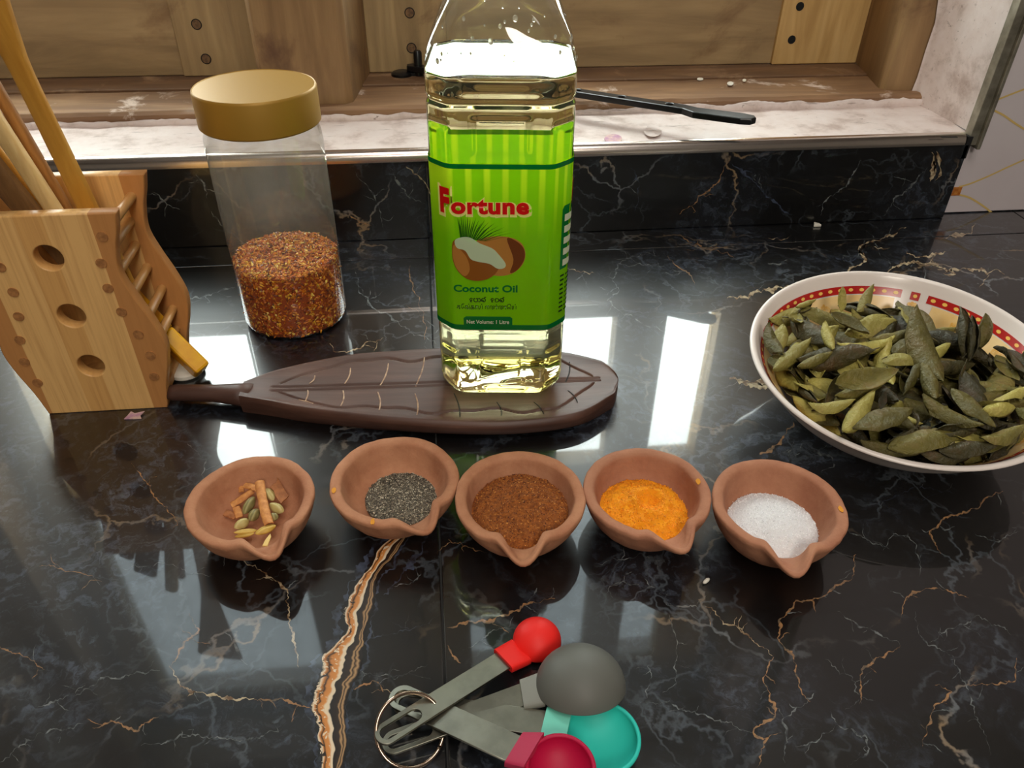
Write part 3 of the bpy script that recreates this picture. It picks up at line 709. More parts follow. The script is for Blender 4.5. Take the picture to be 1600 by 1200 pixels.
# tiny dark print on the protective film at the end of the edging
def text_mesh(s, size, offset=0.0, spacing=1.0):
    cu = bpy.data.curves.new('txt', 'FONT'); cu.body = s; cu.size = size; cu.offset = offset; cu.space_character = spacing; cu.resolution_u = 4
    o = bpy.data.objects.new('txt', cu); COL.objects.link(o); bpy.context.view_layer.update()
    me = bpy.data.meshes.new_from_object(o.evaluated_get(bpy.context.evaluated_depsgraph_get()))
    bpy.data.objects.remove(o); bpy.data.curves.remove(cu); return me
mb = MB()
p0 = at(1470, 214, .0868); p1 = at(1496, 214, .0868)
for i in range(9):
    a = p0.lerp(p1, (i+.1)/9); w = (p1-p0).length/9*.7; hgt = .0014*(1+.5*nz(i*3.3, 1))
    mb.box(a.x, a.x+w, a.y-.0012, a.y-.0012+hgt*1.6, .0866, .0870)
mb.build('film_print', MAT['hole_dark'], tr)

# ------------------------------------------------------------------ casement stay
st = empty('window_stay', (0, 0, 0), 0, 'black iron casement stay with round holes lying across the window sill', 'window stay')
A = Vector((-.012, .868, .1035)); B = Vector((.236, .7075, .1010)); 
d = (B-A); ln = d.length; ang = math.atan2(d.y, d.x)
outl = [(-.008, -.0065), (ln, -.0065), (ln+.012, -.0085), (ln+.055, -.0085), (ln+.064, -.006), (ln+.067, 0), (ln+.064, .006), (ln+.055, .0085), (ln+.012, .0075), (ln, .0065), (-.008, .0065), (-.012, 0)]
outl = [(x, y+(-.005*min(1, max(0, (x-ln+.002)/.015))+.004*max(0, (x-ln-.015)/.05) if x > ln-.002 else 0)) for x, y in outl]
holes = []
for px, py in ((905, 140), (968, 155), (1037, 172)):
    p = at(px, py, .108); u = (p-A).dot(d.normalized()); holes.append(circle(u, 0, .0034, n=16, rev=True))
holes.append(circle(.05, 0, .0034, n=16, rev=True))
me = plate([outl]+holes, .006, .0012)
me.transform(Matrix.Translation(A) @ Matrix.Rotation(ang, 4, 'Z') @ Matrix.Translation((0, 0, -.0005)))
me.polygons.foreach_set('use_smooth', [False]*len(me.polygons))
link('bar', me, MAT['black_iron'], st)
p = Vector((-.022, .874, .098)); MB().lathe([(0, p.z), (.0115, p.z), (.0115, p.z+.003), (.009, p.z+.0045), (0, p.z+.0045)], 24, (p.x-.006, p.y-.004)).box(p.x-.006, p.x+.016, p.y-.009, p.y+.001, p.z, p.z+.004).build('base_plate', MAT['black_iron'], st, auto=40)
MB().lathe([(0, .098), (.0045, .098), (.0045, .122), (.003, .124), (0, .124)], 16, (-.010, .868)).build('pivot_pin', MAT['black_iron'], st, auto=40)

# ------------------------------------------------------------------ utensil holder
HX, HY0, HY1 = -.2287, .4325, .4995
hd = empty('utensil_holder', (HX, (HY0+HY1)/2, 0), 0, 'bamboo utensil holder with curved striped sides and three round holes', 'utensil holder')
hy0, hy1 = HY0-(HY0+HY1)/2, HY1-(HY0+HY1)/2
edge = spline([Vector(p) for p in [(.0388, 0, 0), (.0425, .018, 0), (.0478, .036, 0), (.0502, .052, 0), (.0465, .069, 0), (.0405, .087, 0), (.0368, .103, 0), (.0395, .120, 0), (.0430, .131, 0), (.0458, .1425, 0)]], 5)
out2 = [(p.x, p.y) for p in edge]+[(-p.x, p.y) for p in reversed(edge)]
hol = [circle(0, z, .0083, n=28, rev=True) for z in (.1155, .0755, .0375)]
def upright(me, y):
    me.transform(Matrix.Translation((0, y, 0)) @ Matrix.Rotation(PI/2, 4, 'X')); return me
me = upright(plate([out2]+hol, .0085, .0008), hy0+.0085); link('front_panel', me, MAT['bamboo'], hd)
me = upright(plate([out2], .0085, .0008), hy1); link('back_panel', me, MAT['bamboo'], hd)
MB().box(-.037, .037, hy0+.0085, hy1-.0085, .002, .008).build('bottom_board', MAT['bamboo_plain'], hd, bevel=.0006)
rz = [(.128, .0343), (.111, .0286), (.094, .0275), (.077, .0305), (.060, .0359), (.0435, .0390), (.0266, .0369)]
for z, x in rz:
    for s in (1, -1):
        r_ = .0031
        o = MB().tube([(s*x, hy0-.0003, z), (s*x, hy0+.001, z), (s*x, hy1-.002, z)], r_, 14).build('dowel', MAT['dowel'], hd, auto=50)
        MB().tube([(s*x, hy0-.0006, z), (s*x, hy0-.0001, z)], r_*1.02, 14).build('dowel_end', MAT['dowel_end'], o, auto=50)

def stick(name, p0, p1, w0, w1, th, mat, label, cat, side=(1, -.25, 0), n=12, curve=None, wfun=None):
    p0, p1 = Vector(p0), Vector(p1); t = (p1-p0).normalized(); sd = Vector(side); sd = (sd-t*sd.dot(t)).normalized(); up = t.cross(sd).normalized()
    rows = []; K = 16
    for i in range(n+1):
        u = i/n; w = (w0+(w1-w0)*u)/2 if wfun is None else wfun(u)/2
        c = p0.lerp(p1, u)+(up*curve(u) if curve else Vector())
        rows.append([c+sd*(w*math.copysign(abs(math.cos(a))**.55, math.cos(a)))+up*(th/2*math.copysign(abs(math.sin(a))**.55, math.sin(a))) for a in [2*PI*j/K for j in range(K)]])
    mb = MB(); v = [q-p0 for r in rows for q in r]; f = [(i*K+j, i*K+(j+1) % K, (i+1)*K+(j+1) % K, (i+1)*K+j) for i in range(n) for j in range(K)]
    f += [tuple(range(K-1, -1, -1)), tuple(n*K+j for j in range(K))]
    mb.add(v, f); o = mb.build(name, mat, auto=40); o.location = p0
    return tag(o, label, cat, 'wooden utensils in the bamboo holder')
b0 = .0085
def lean(a, b, ya, yb, ztop):
    """a stick seen through pixels a (at the holder's mouth) and b, carried down to the bottom board and up to ztop"""
    A_, B_ = onwall(*a, ya), onwall(*b, yb); d_ = (B_-A_)/(B_.z-A_.z)
    return A_+d_*(b0-A_.z), A_+d_*(ztop-A_.z)
q0, q1 = lean((140, 330), (60, 165), .462, .455, .300)
stick('wooden_spatula', q0, q1, .010, .026, .006, MAT['spoon_wood'], 'tallest golden-brown wooden spatula with a widening blade, rightmost in the bamboo holder', 'spatula',
      wfun=lambda u: .0130+.0012*math.sin(u*7)+(.030*max(0, (u-.72)/.28)**1.1), n=30)
q0, q1 = lean((106, 330), (14, 172), .470, .468, .215)
stick('wooden_stick', q0, q1, .0075, .0075, .005, MAT['stick_brown'], 'thin dark-edged brown stick just left of the tall spatula in the holder', 'stick')
q0, q1 = lean((86, 330), (10, 215), .458, .456, .215)
stick('wooden_spoon', q0, q1, .0085, .0105, .007, MAT['stick_pale'], 'pale square-edged wooden handle standing second from the right stick in holder', 'spoon')
q0, q1 = lean((66, 330), (6, 255), .476, .476, .205)
stick('wooden_spoon', q0, q1, .010, .012, .006, MAT['spoon_wood'], 'leaning ochre wooden handle behind the pale one in the holder', 'spoon')
q0, q1 = lean((44, 330), (-8, 268), .458, .456, .19)
stick('wooden_spoon', q0, q1, .014, .020, .006, MAT['stick_dark'], 'dark brown flat wooden handle leaning left in the holder', 'spoon')
q0, q1 = lean((12, 330), (-40, 270), .468, .466, .18)
stick('wooden_spoon', q0, q1, .011, .012, .006, MAT['stick_brown'], 'mid-brown wooden handle lowest and furthest left in the holder', 'spoon')
# yellow scraper and white disc lying on the counter beside the holder's foot
ys = empty('plastic_scraper', (-.1885, .470, .013), 0, 'yellow plastic scraper poking out between the lowest dowels of the holder', 'scraper')
bx = MB().box(-.018, .018, -.006, .006, -.008, .008).build('handle', MAT['yellow_plastic'], ys, bevel=.002); bx.rotation_euler = (.35, .75, -.5); bx.location = (.006, -.002, .008)
bx2 = MB().box(-.045, .0, -.010, .010, -.002, .002).build('blade', MAT['yellow_plastic'], ys, bevel=.001); bx2.rotation_euler = (.35, 1.0, -.3); bx2.location = (-.006, 0, .022)
o = MB().lathe([(0, 0), (.011, 0), (.0125, .0015), (.0125, .004), (.011, .005), (0, .005)], 28).build('bottle_cap', MAT['white_plastic'], auto=40); o.location = (-.1865, .4735, 0); tag(o, 'white plastic disc on the worktop under the yellow scraper', 'disc')

# ------------------------------------------------------------------ chili jar
jx, jy = -.1165, .547
jar = empty('jar', (jx, jy, 0), 0, 'tall clear plastic jar with gold screw lid, part filled with chili flakes', 'jar')
MB().lathe([(0, .0006), (.034, .0006), (.0385, .002), (.0400, .006), (.0403, .07), (.0403, .142), (.0398, .148), (.0385, .154), (.0385, .162)], 96).build('jar_body', MAT['jar_pet'], jar, auto=40)
mb = MB().lathe([(.0400, .1555), (.0410, .1565), (.0410, .1782), (.0405, .1795), (.0400, .1800), (.0396, .1796), (0, .1796)], 96); mb.build('lid', MAT['gold_lid'], jar, auto=30)
# flakes: a solid heap skinned with thousands of little chips
def lvl(x, y): return .0535+.0030*nz(x*60, y*60)-.05*(y)*0+.0035*math.exp(-((x+.004)**2+(y-.012)**2)/.0004)
JR = .0390
core = []; nA = 64; nR = 14
v = []; f = []
for i in range(nR+1):
    for j in range(nA):
        a = 2*PI*j/nA; r = JR*.985*i/nR; x, y = r*math.cos(a), r*math.sin(a); v.append((x, y, lvl(x, y)-.001))
for i in range(nR):
    for j in range(nA): f.append((i*nA+j, i*nA+(j+1) % nA, (i+1)*nA+(j+1) % nA, (i+1)*nA+j))
for k, (r, z) in enumerate(((JR*.985, .006), (JR*.94, .002))):
    for j in range(nA): a = 2*PI*j/nA; v.append((r*math.cos(a), r*math.sin(a), z))
for k in range(2):
    o0 = (nR+k)*nA
    for j in range(nA): f.append((o0+j, o0+(j+1) % nA, o0+nA+(j+1) % nA, o0+nA+j))
f.append(tuple((nR+2)*nA+j for j in range(nA)))
def chips(spots, size, cols, seed=1, flat=.35, aspect=(1, 2.2)):
    """little bent four-sided chips with one colour each; returns MB"""
    rs = np.random.RandomState(seed); mb = MB(); V = []; F = []; Cc = []
    for (p, nrm) in spots:
        nrm = Vector(nrm).normalized(); q = nrm+Vector(rs.normal(0, flat, 3)); q.normalize()
        t = q.cross(Vector(rs.normal(0, 1, 3))).normalized(); b = q.cross(t)
        s = size*(.5+rs.rand()); l = s*rs.uniform(*aspect); w = s*.7; h = s*.35
        p = Vector(p); n = len(V)
        V += [p+t*l/2, p+b*w/2+q*h*.3, p-t*l/2*.8, p-b*w/2, p+q*h]
        F += [(n, n+1, n+4), (n+1, n+2, n+4), (n+2, n+3, n+4), (n+3, n, n+4), (n+3, n+2, n+1, n)]
        c = cols[rs.randint(len(cols))]; k = rs.uniform(.75, 1.25); Cc += [(c[0]*k, c[1]*k, c[2]*k, 1)]*5
    mb.v = [tuple(x) for x in V]; mb.f = F; mb.col = Cc; return mb
spots = []
for i in range(3600):
    r = JR*math.sqrt(nrs.rand()); a = nrs.rand()*2*PI; x, y = r*math.cos(a), r*math.sin(a); r_ = min(r, JR-.0008); spots.append(((x, y, lvl(x, y)-.0005+.0012*nrs.rand()), (0, 0, 1)))
for i in range(4800):
    a = nrs.rand()*2*PI; z = .003+.0515*nrs.rand(); r = JR-.0007; spots.append(((r*math.cos(a), r*math.sin(a), z), (math.cos(a), math.sin(a), 0)))
cols = [S(204, 112, 20)]*5+[S(216, 138, 28)]*4+[S(234, 176, 54)]*2+[S(246, 210, 104)]+[S(172, 78, 14)]*4+[S(112, 46, 10)]*3
cf = chips(spots, .0024, cols, 5, .6).build('chili_flakes', MAT['flakes'], fixn=False); cf.location = (jx, jy, 0)
tag(cf, 'orange-red dried chili flakes filling the lower third of the gold-lidded jar', 'chili flakes', kind='stuff')
mb = MB(); mb.v = v; mb.f = f; mb.build('heap', MAT['chili_core'], cf, smooth=False)

# ------------------------------------------------------------------ leaf-shaped tray
TZ = .0145
p0 = Vector((-.1375, .4302)); p1 = Vector((.1195, .4195)); ax = (p1-p0); TL = ax.length; ta = math.atan2(ax.y, ax.x)
tray = empty('leaf_tray', (p0.x, p0.y, 0), ta, 'dark brown carved wooden leaf-shaped tray with a handle under the oil bottle', 'tray')
ex, ey = math.cos(ta), math.sin(ta)
def tl(p): x, y = p[0]-p0.x, p[1]-p0.y; return (x*ex+y*ey, -x*ey+y*ex)
up_ = [(-.1357, .4394), (-.1138, .4525), (-.0703, .4659), (-.0359, .4685), (-.0059, .4690), (.040, .4665), (.0821, .457), (.1082, .4438), (.1145, .4372), (.1180, .4290), (.1192, .4235)]
lo_ = [(-.1324, .4197), (-.117, .4141), (-.0908, .4035), (-.0406, .3889), (.0003, .3805), (.0411, .376), (.0834, .3805), (.1104, .3985), (.1155, .4060), (.1182, .4125), (.1192, .4160)]
U_ = sorted(tl(p) for p in up_); D_ = sorted(tl(p) for p in lo_)
def dens(T, sgn):
    q = spline([Vector((0, sgn*.0085, 0))]+[Vector((a, b, 0)) for a, b in T]+[Vector((TL, 0, 0))], 12); return [p.x for p in q], [p.y for p in q]
xs_ = np.linspace(0, TL, 1200)
UX, UY = dens(U_, 1); DX, DY = dens(D_, -1)
hU = np.interp(xs_, np.maximum.accumulate(UX), UY); hD = np.interp(xs_, np.maximum.accumulate(DX), DY)
hUf = lambda x: float(np.interp(x, xs_, hU)); hDf = lambda x: float(np.interp(x, xs_, hD))
def wavy(x, s):
    return .70+.055*math.sin(x*95+(0 if s > 0 else 1.7))+.03*math.sin(x*210)
def carve(x, y, f):
    """depth carved into the top at x, across-fraction f (-1..1)"""
    d = 0
    for g in (.0022, -.0022):
        if .02 < x < TL-.012: d = max(d, .0011*math.exp(-((y-(g*(1-x/TL*.35)))/.0008)**2))
    s = 1 if f > 0 else -1
    h = abs(hUf(x) if s > 0 else hDf(x))
    wl = wavy(x, s)*h*min(1, max(0, (x-.022)/.03))**.5*min(1, max(0, (TL-.016-x)/.03))**.5
    if .025 < x < TL-.017: d = max(d, .0012*math.exp(-((abs(y)-wl)/.0009)**2))
    d += .0012*max(0, 1-(abs(f)/.85)**4)*min(1, x/.03)
    return d
rows = []; NX, NY = 340, 96
for i in range(NX+1):
    u = i/NX; x = TL*(1-(1-u)**1.35) if u > 0 else 0
    x = min(x, TL-1e-5); row = []
    a, b = hDf(x), hUf(x)
    prof = [(-.86, 0.0), (-.985, .0055), (-1.0, .0105)]
    for f, z in prof: row.append((x, (b if f > 0 else -a)*f if True else 0, z))
    for j in range(NY+1):
        f = -1+2*j/NY; y = f*(b if f > 0 else -a)
        zz = TZ-.0035*max(0, (abs(f)-.93)/.07)**2
        row.append((x, y, zz-carve(x, y, f)))
    for f, z in [(1.0, .0105), (.985, .0055), (.86, 0.0)]: row.append((x, f*b, z))
    rows.append(row)
mb = MB().grid(rows); k = len(rows[0])
mb.f.append(tuple(range(k)))
mb.f += [(i*k, (i+1)*k, (i+1)*k+k-1, i*k+k-1) for i in range(NX)]
mb.build('board', MAT['tray'], tray, auto=50)
h0 = tl((-.1875, .4385)); MB().tube([(h0[0], h0[1], .0085), (h0[0]+.004, h0[1]*.9, .0085), (-.02, .0035, .0085), (-.004, .0015, .0085), (.006, 0, .008)], [.0058, .0064, .0068, .0085, .0095], 18, squash=.82).build('handle', MAT['tray'], tray, smooth=True)
for (a, b) in [((545, 145), (525, 172)), ((665, 120), (645, 172)), ((793, 105), (765, 178)), ((915, 85), (885, 178)), ((1405, 100), (1392, 165)), ((520, 190), (510, 232)), ((640, 195), (632, 250)), ((757, 200), (762, 265)), ((883, 205), (890, 283)), ((1015, 205), (1035, 290)), ((1160, 235), (1175, 285)), ((1285, 235), (1318, 280)), ((1400, 195), (1432, 238)), ((490, 225), (540, 240))]:
    P = [tl(at(240+q[0]/2.162, 520+q[1]/2.162, TZ-.001).xy) for q in (a, b)]
    q0, q1 = Vector((*P[0], 0)), Vector((*P[1], 0)); n = (q1-q0).normalized(); n = Vector((-n.y, n.x, 0))
    rows = []
    for i in range(9):
        u = i/8; c = q0.lerp(q1, u)+n*.0012*math.sin(u*PI); f = c.y/(hUf(c.x) if c.y > 0 else -hDf(c.x)); z = TZ-carve(c.x, c.y, f)+.0001
        w = .00055*(1-.5*abs(u-.5))
        rows.append([c+n*w+Vector((0, 0, z+.0002)), c+Vector((0, 0, z+.0004)), c-n*w+Vector((0, 0, z+.0002))])
    pale = a[0] < 950
    MB().grid(rows).build('carved_vein', MAT['tray_vein'] if pale else MAT['tray_groove'], tray)

# ------------------------------------------------------------------ oil bottle
bt = empty('oil_bottle', (.0405, .4415, TZ-.0008), math.radians(-6.0), 'clear litre bottle of yellow coconut oil with bright green label, standing on the leaf tray', 'bottle')
HB = .0402; DG = (HB+.0288)/math.sqrt(2)
def sec(phi, p=40):
    s = 0
    for k in range(8):
        c = math.cos(phi-k*PI/4)
        if c > 0: s += (c/(HB if k % 2 == 0 else DG))**p
    return s**(-1/p)
PR = [(0, .74), (.0012, .84), (.004, .92), (.009, .975), (.015, 1), (.030, 1.0), (.205, 1.0), (.211, .992), (.217, .965), (.223, .915), (.229, .850), (.235, .775), (.243, .67), (.251, .55), (.258, .45), (.264, .38), (.268, .335), (.272, .32), (.288, .32)]
def bprof(z): return float(np.interp(z, [q[0] for q in PR], [q[1] for q in PR]))
def smooth01(x, a, b):
    t = min(1, max(0, (x-a)/(b-a))); return t*t*(3-2*t)
def dent(phi, z):
    d = 0
    face = round(phi/(PI/2))*PI/2; u = HB*math.tan(max(-1.2, min(1.2, phi-face)))
    onface = abs(phi-face) < .62
    for zc, dp in ((.1935, .0011), (.0545, .0010)):
        d = max(d, dp*math.exp(-((z-zc)/.0016)**2))
    def rbox(u0, z0, z1, dp, r=.0015):
        a = smooth01(u0-abs(u), 0, r*2)*smooth01(z-z0, 0, r*2)*smooth01(z1-z, 0, r*2); return dp*a
    if onface:
        d = max(d, rbox(.017, .166, .188, .0011), rbox(.022, .196, .208, .0008), rbox(.0165, .010, .043, .0010))
    else:
        dg = abs(abs(phi-face)-PI/4)
        d = max(d, .0012*math.exp(-((z-.040)/.0016)**2)*smooth01(.2-dg, 0, .1), .0012*math.exp(-((z-.182)/.0016)**2)*smooth01(.25-dg, 0, .1))
    return d
NPH = 224
PHI = [-PI+2*PI*j/NPH for j in range(NPH)]
SECV = [sec(p) for p in PHI]
def shell(zs, off, rnd_mix=True):
    rows = []
    for z in zs:
        s = bprof(z); rowp = []
        k = smooth01(z, .212, .262)
        for p, q in zip(PHI, SECV):
            r = q*s; r = r*(1-k)+HB*1.03*s*k; r = r-dent(p, z)*(1 if z < .21 else 0)-off
            rowp.append((r*math.cos(p), r*math.sin(p), z))
        rows.append(rowp)
    return rows
def rings(mb, rows, cap0=True, cap1=False):
    n = len(rows[0]); mb.add([p for r in rows for p in r], [(i*n+j, i*n+(j+1) % n, (i+1)*n+(j+1) % n, (i+1)*n+j) for i in range(len(rows)-1) for j in range(n)])
    if cap0: mb.f.append(tuple(range(n-1, -1, -1)))
    if cap1: mb.f.append(tuple((len(rows)-1)*n+j for j in range(n)))
    return mb
zz = list(np.linspace(.0012, .064, 60))+list(np.linspace(.07, .158, 14))+list(np.linspace(.162, .21, 48))+list(np.linspace(.213, .288, 30))
rings(MB(), shell([0]+zz, 0)).build('bottle_body', MAT['pet'], bt, smooth=True)
ZO = .2075
zo = [.0016]+[z for z in zz if .002 < z < ZO-.001]+[ZO-.0002]
rows = shell(zo, .0006); 
# meniscus and flat surface
cx = [[(p[0]*k, p[1]*k, ZO-.0002-dz) for p in rows[-1]] for k, dz in ((.985, .0008), (.96, .0012), (.5, .0012), (.02, .0012))]
o = rings(MB(), rows+cx, True, True).build('oil', MAT['oil'], bt, smooth=True); tag(o, 'clear pale yellow coconut oil filling most of the bottle')
mb = MB()
for i in range(46):      # oily beads clinging inside the empty shoulder
    z = rnd.uniform(.213, .243); ph_ = rnd.uniform(-PI*.92, -PI*.08); k = smooth01(z, .212, .262); r = (sec(ph_)*bprof(z)*(1-k)+HB*1.03*bprof(z)*k)-.0003
    c_ = Vector((r*math.cos(ph_), r*math.sin(ph_), z)); q_ = rnd.choice((.0005, .0007, .0010, .0014)); n_ = Vector((math.cos(ph_), math.sin(ph_), .5*k)).normalized(); t_ = n_.cross(Vector((0, 0, 1))).normalized(); u_ = t_.cross(n_)
    vs = [c_-n_*q_*.7]+[c_+(t_*math.cos(a)+u_*math.sin(a)*1.2)*q_-n_*q_*.1 for a in [2*PI*j/8 for j in range(8)]]
    mb.add(vs, [(0, 1+j, 1+(j+1) % 8) for j in range(8)])
tag(mb.build('oil_beads', MAT['bead'], bt, smooth=True), 'clear oily droplets inside the empty shoulder', kind='stuff')
MB().lathe([(.0150, .272), (.0158, .273), (.0158, .290), (.0150, .2915), (0, .2915)], 40).build('cap', MAT['cap_green'], bt, auto=40)
# label wrapped round the body; s is the arc length along it, 0 at the middle of the front face
PHW = np.linspace(-PI/2-PI, -PI/2+PI, 1441); RW = np.array([sec(p) for p in PHW])
XW = RW*np.cos(PHW); YW = RW*np.sin(PHW); SW = np.r_[0, np.cumsum(np.hypot(np.diff(XW), np.diff(YW)))]; SW -= SW[720]
def wrap(s, z, off):
    ph = float(np.interp(s, SW, PHW)); r = sec(ph)+off; return (r*math.cos(ph), r*math.sin(ph), z)
ZL0, ZL1 = .0565, .1625
SS = np.linspace(SW[0], SW[-1], 241)
def lab_bottom(s):
    # the lower edge dips a little in the middle of each face
    q = (s+.0288*1.28) % (SW[-1]*2/4)-.0288*1.28
    return ZL0
mb = MB().grid([[wrap(s, ZL0+(ZL1-ZL0)*t, .0005) for t in np.linspace(0, 1, 14)] for s in SS])
lb = mb.build('label', MAT['label_green'], bt, smooth=True, fixn=False)
def onlabel(pts_or_me, name, mat, off):
    me = pts_or_me
    for vv in me.vertices: vv.co = wrap(vv.co.x, vv.co.y, off)
    o = link(name, me, MAT[mat], lb); return o
def strip(s0, s1, z0, z1, name, mat, off, n=24):
    MB().grid([[wrap(s, z0, off), wrap(s, z1, off)] for s in np.linspace(s0, s1, n)]).build(name, MAT[mat], lb, fixn=False)
strip(SW[0], SW[-1], ZL1-.0028, ZL1, 'top_border', 'print_dkgreen', .0007, 240)
strip(SW[0], SW[-1], ZL0, ZL0+.0036, 'bottom_border', 'print_dkgreen', .0007, 240)
def poly(pts, name, mat, off, dens=True):
    from mathutils.geometry import tessellate_polygon
    V = [Vector((p[0], p[1], 0)) for p in pts]; me = bpy.data.meshes.new(name); me.from_pydata(V, [], [tuple(t) for t in tessellate_polygon([V])])
    bm = bmesh.new(); bm.from_mesh(me); bmesh.ops.subdivide_edges(bm, edges=bm.edges, cuts=4, use_grid_fill=True); bm.to_mesh(me); bm.free()
    return onlabel(me, name, mat, off)
def text(s, s0, s1, z, h, name, mat, off, bold=0.0, align_h=None, spacing=1.0):
    me = text_mesh(s, 1.0, bold, spacing); co = np.array([v.co for v in me.vertices]); x0, x1 = co[:, 0].min(), co[:, 0].max()
    k = (s1-s0)/(x1-x0); kz = h if h else k
    for v_ in me.vertices: v_.co = (s0+(v_.co.x-x0)*k, z+v_.co.y*kz, 0)
    return onlabel(me, name, mat, off)
# the lower tab
poly([(-.0225, ZL0+.002), (-.0225, ZL0+.0085), (-.021, ZL0+.0098), (.0055, ZL0+.0098), (.007, ZL0+.0085), (.007, ZL0+.002)], 'tab', 'print_dkgreen', .00085)
text('Net Volume: 1 Litre', -.0205, .005, ZL0+.0047, .0038, 'lettering', 'print_white', .0011, .012)
for s0 in (-.0357, .0475, -.108):
    a_, b_ = s0, s0+.0525
    # rounded letters with a cream outline; the initial is larger
    text('F', a_-.0008, a_+.0092, .1330, .0212, 'lettering_outline', 'print_cream', .00075, .11)
    text('ortune', a_+.0070, b_+.0005, .1330, .0148, 'lettering_outline', 'print_cream', .00078, .078, spacing=1.0)
    text('F', a_+.0008, a_+.0077, .1342, .0192, 'lettering', 'print_red', .00105, .058)
    text('ortune', a_+.0085, b_-.0012, .1342, .0132, 'lettering', 'print_red', .0011, .042, spacing=1.08)
text('Coconut Oil', -.0277, .0098, .0837, .0066, 'lettering', 'print_dkgreen', .0011, .03)
# Sinhala line drawn letter by letter with pen strokes, Tamil from the font
def pen(strokes, s0, z0, k, w, mat):
    mb = MB()
    for st_ in strokes:
        P = spline([Vector((a, b, 0)) for a, b in st_], 5); rows = []
        for i, p in enumerate(P):
            t = P[min(i+1, len(P)-1)]-P[max(i-1, 0)]; n = Vector((-t.y, t.x, 0)).normalized()*w/2
            rows.append([wrap(s0+(p.x+q.x)*k if False else s0+p.x*k+q.x, z0+p.y*k+q.y, .0011) for q in (n, -n)])
        mb.grid(rows)
    mb.build('lettering', MAT[mat], lb, fixn=False)
E_ = lambda x: [[(x+.75, .8), (x+.35, .95), (x+.1, .6), (x+.35, .3), (x+.6, .45), (x+.45, .65)], [(x+.35, .3), (x+.25, 0), (x+.6, -.02)]]
Pa = lambda x: [[(x+.05, .85), (x+.15, .15), (x+.5, 0), (x+.9, .15), (x+1.0, .85)], [(x+.05, .85), (x+.3, .9), (x+.35, .7)], [(x+1.0, .85), (x+.75, .92), (x+.7, .7)]]
Aa = lambda x: [[(x, .85), (x+.3, .95), (x+.45, .6), (x+.45, .15), (x+.2, 0), (x+.05, .2)]]
La = lambda x: [[(x+.2, .35), (x+.4, .5), (x+.45, .25), (x+.2, .1), (x+.05, .4), (x+.2, .85), (x+.7, .95), (x+.95, .6), (x+.85, .15), (x+.55, .0), (x+.5, .3)], [(x+.7, .95), (x+.85, 1.25), (x+1.1, 1.15)]]
Ta = lambda x: [[(x+.3, .5), (x+.1, .45), (x+.15, .8), (x+.5, .95), (x+.9, .75), (x+.95, .3), (x+.6, 0), (x+.2, .05), (x+.1, .25)]]
stks = E_(0)+Pa(.95)+Aa(2.05)+La(2.75)+E_(4.9)+Ta(5.85)+La(7.0)
pen(stks, -.0185, .0768, .00255, .00055, 'print_black')
text('தேங்காய் எண்ணெய்', -.0262, .0092, .0716, .0046, 'lettering', 'print_black', .0011, .012)
# coconut picture
k_ = .1/258.0
def art(pts): return [(-.0346+(px-690)*(.0626/162.0)*.985, .0898+(440-py)*.00044) for px, py in pts]
husk = [(px, py) for px, py in [(745, 380), (755, 374), (775, 371), (797, 373), (812, 381), (818, 395), (815, 410), (803, 423), (786, 429), (768, 428), (752, 420)]]
poly([tuple(p)[:2] for p in spline([Vector((*p, 0)) for p in art(husk)], 4, True)], 'coconut_print', 'print_brown2', .0008)
poly([tuple(p)[:2] for p in spline([Vector((*p, 0)) for p in art([(790, 374), (806, 379), (816, 390), (816, 405), (806, 420), (795, 424), (800, 404)])], 4, True)], 'coconut_print', 'print_husk', .00088)
half = [(711, 378), (708, 392), (709, 408), (716, 423), (729, 434), (746, 437), (763, 433), (775, 423), (780, 408), (770, 395), (745, 385), (725, 376)]
poly([tuple(p)[:2] for p in spline([Vector((*p, 0)) for p in art(half)], 4, True)], 'coconut_print', 'print_brown', .00095)
poly([tuple(p)[:2] for p in spline([Vector((*p, 0)) for p in art([(711, 384), (709, 400), (714, 418), (726, 430), (734, 420), (730, 402), (718, 388)])], 4, True)], 'coconut_print', 'print_brown2', .00102)
flesh = [(713, 378), (722, 373), (736, 373), (750, 381), (768, 388), (777, 396), (788, 410), (786, 417), (776, 418), (764, 411), (747, 408), (736, 404), (728, 392), (716, 388)]
poly([tuple(p)[:2] for p in spline([Vector((*p, 0)) for p in art(flesh)], 4, True)], 'coconut_print', 'print_flesh', .0011)
mb = MB()
for i in range(22):
    u = i/21; bx_, by_ = 722+36*u, 374+4*u; tx_, ty_ = 718+92*u**1.25, 344+3*math.sin(i*2.1)+26*u**2.4
    pts = art([(bx_-.9, by_), (bx_+.9, by_), ((bx_+tx_)/2+1.0, (by_+ty_)/2-2), (tx_, ty_), ((bx_+tx_)/2-.6, (by_+ty_)/2-2)])
    mb.add([wrap(a, b, .00092) for a, b in pts], [(0, 1, 2, 3, 4)])
mb.build('palm_print', MAT['print_blade'], lb, fixn=False)
# nutrition table and small print on the side
poly([(.0365, .0955), (.0365, .134), (.038, .136), (.062, .136), (.062, .0955)], 'side_table', 'print_dkgreen', .0008)
for i in range(5): strip(.0385, .060, .0975+i*.0072, .1017+i*.0072, 'table_cell', 'print_white', .001, 8)
mb = MB()
for i in range(9):
    for s0, s1 in ((.037, .041), (.0415, .0425), (.043, .049), (.050, .056)):
        w_ = rnd.uniform(.7, 1); z_ = .0905-i*.0031; mb.grid([[wrap(s, z_, .001), wrap(s, z_+.0013, .001)] for s in np.linspace(s0, s0+(s1-s0)*w_, 4)])
mb.build('small_print', MAT['print_black'], lb, fixn=False)

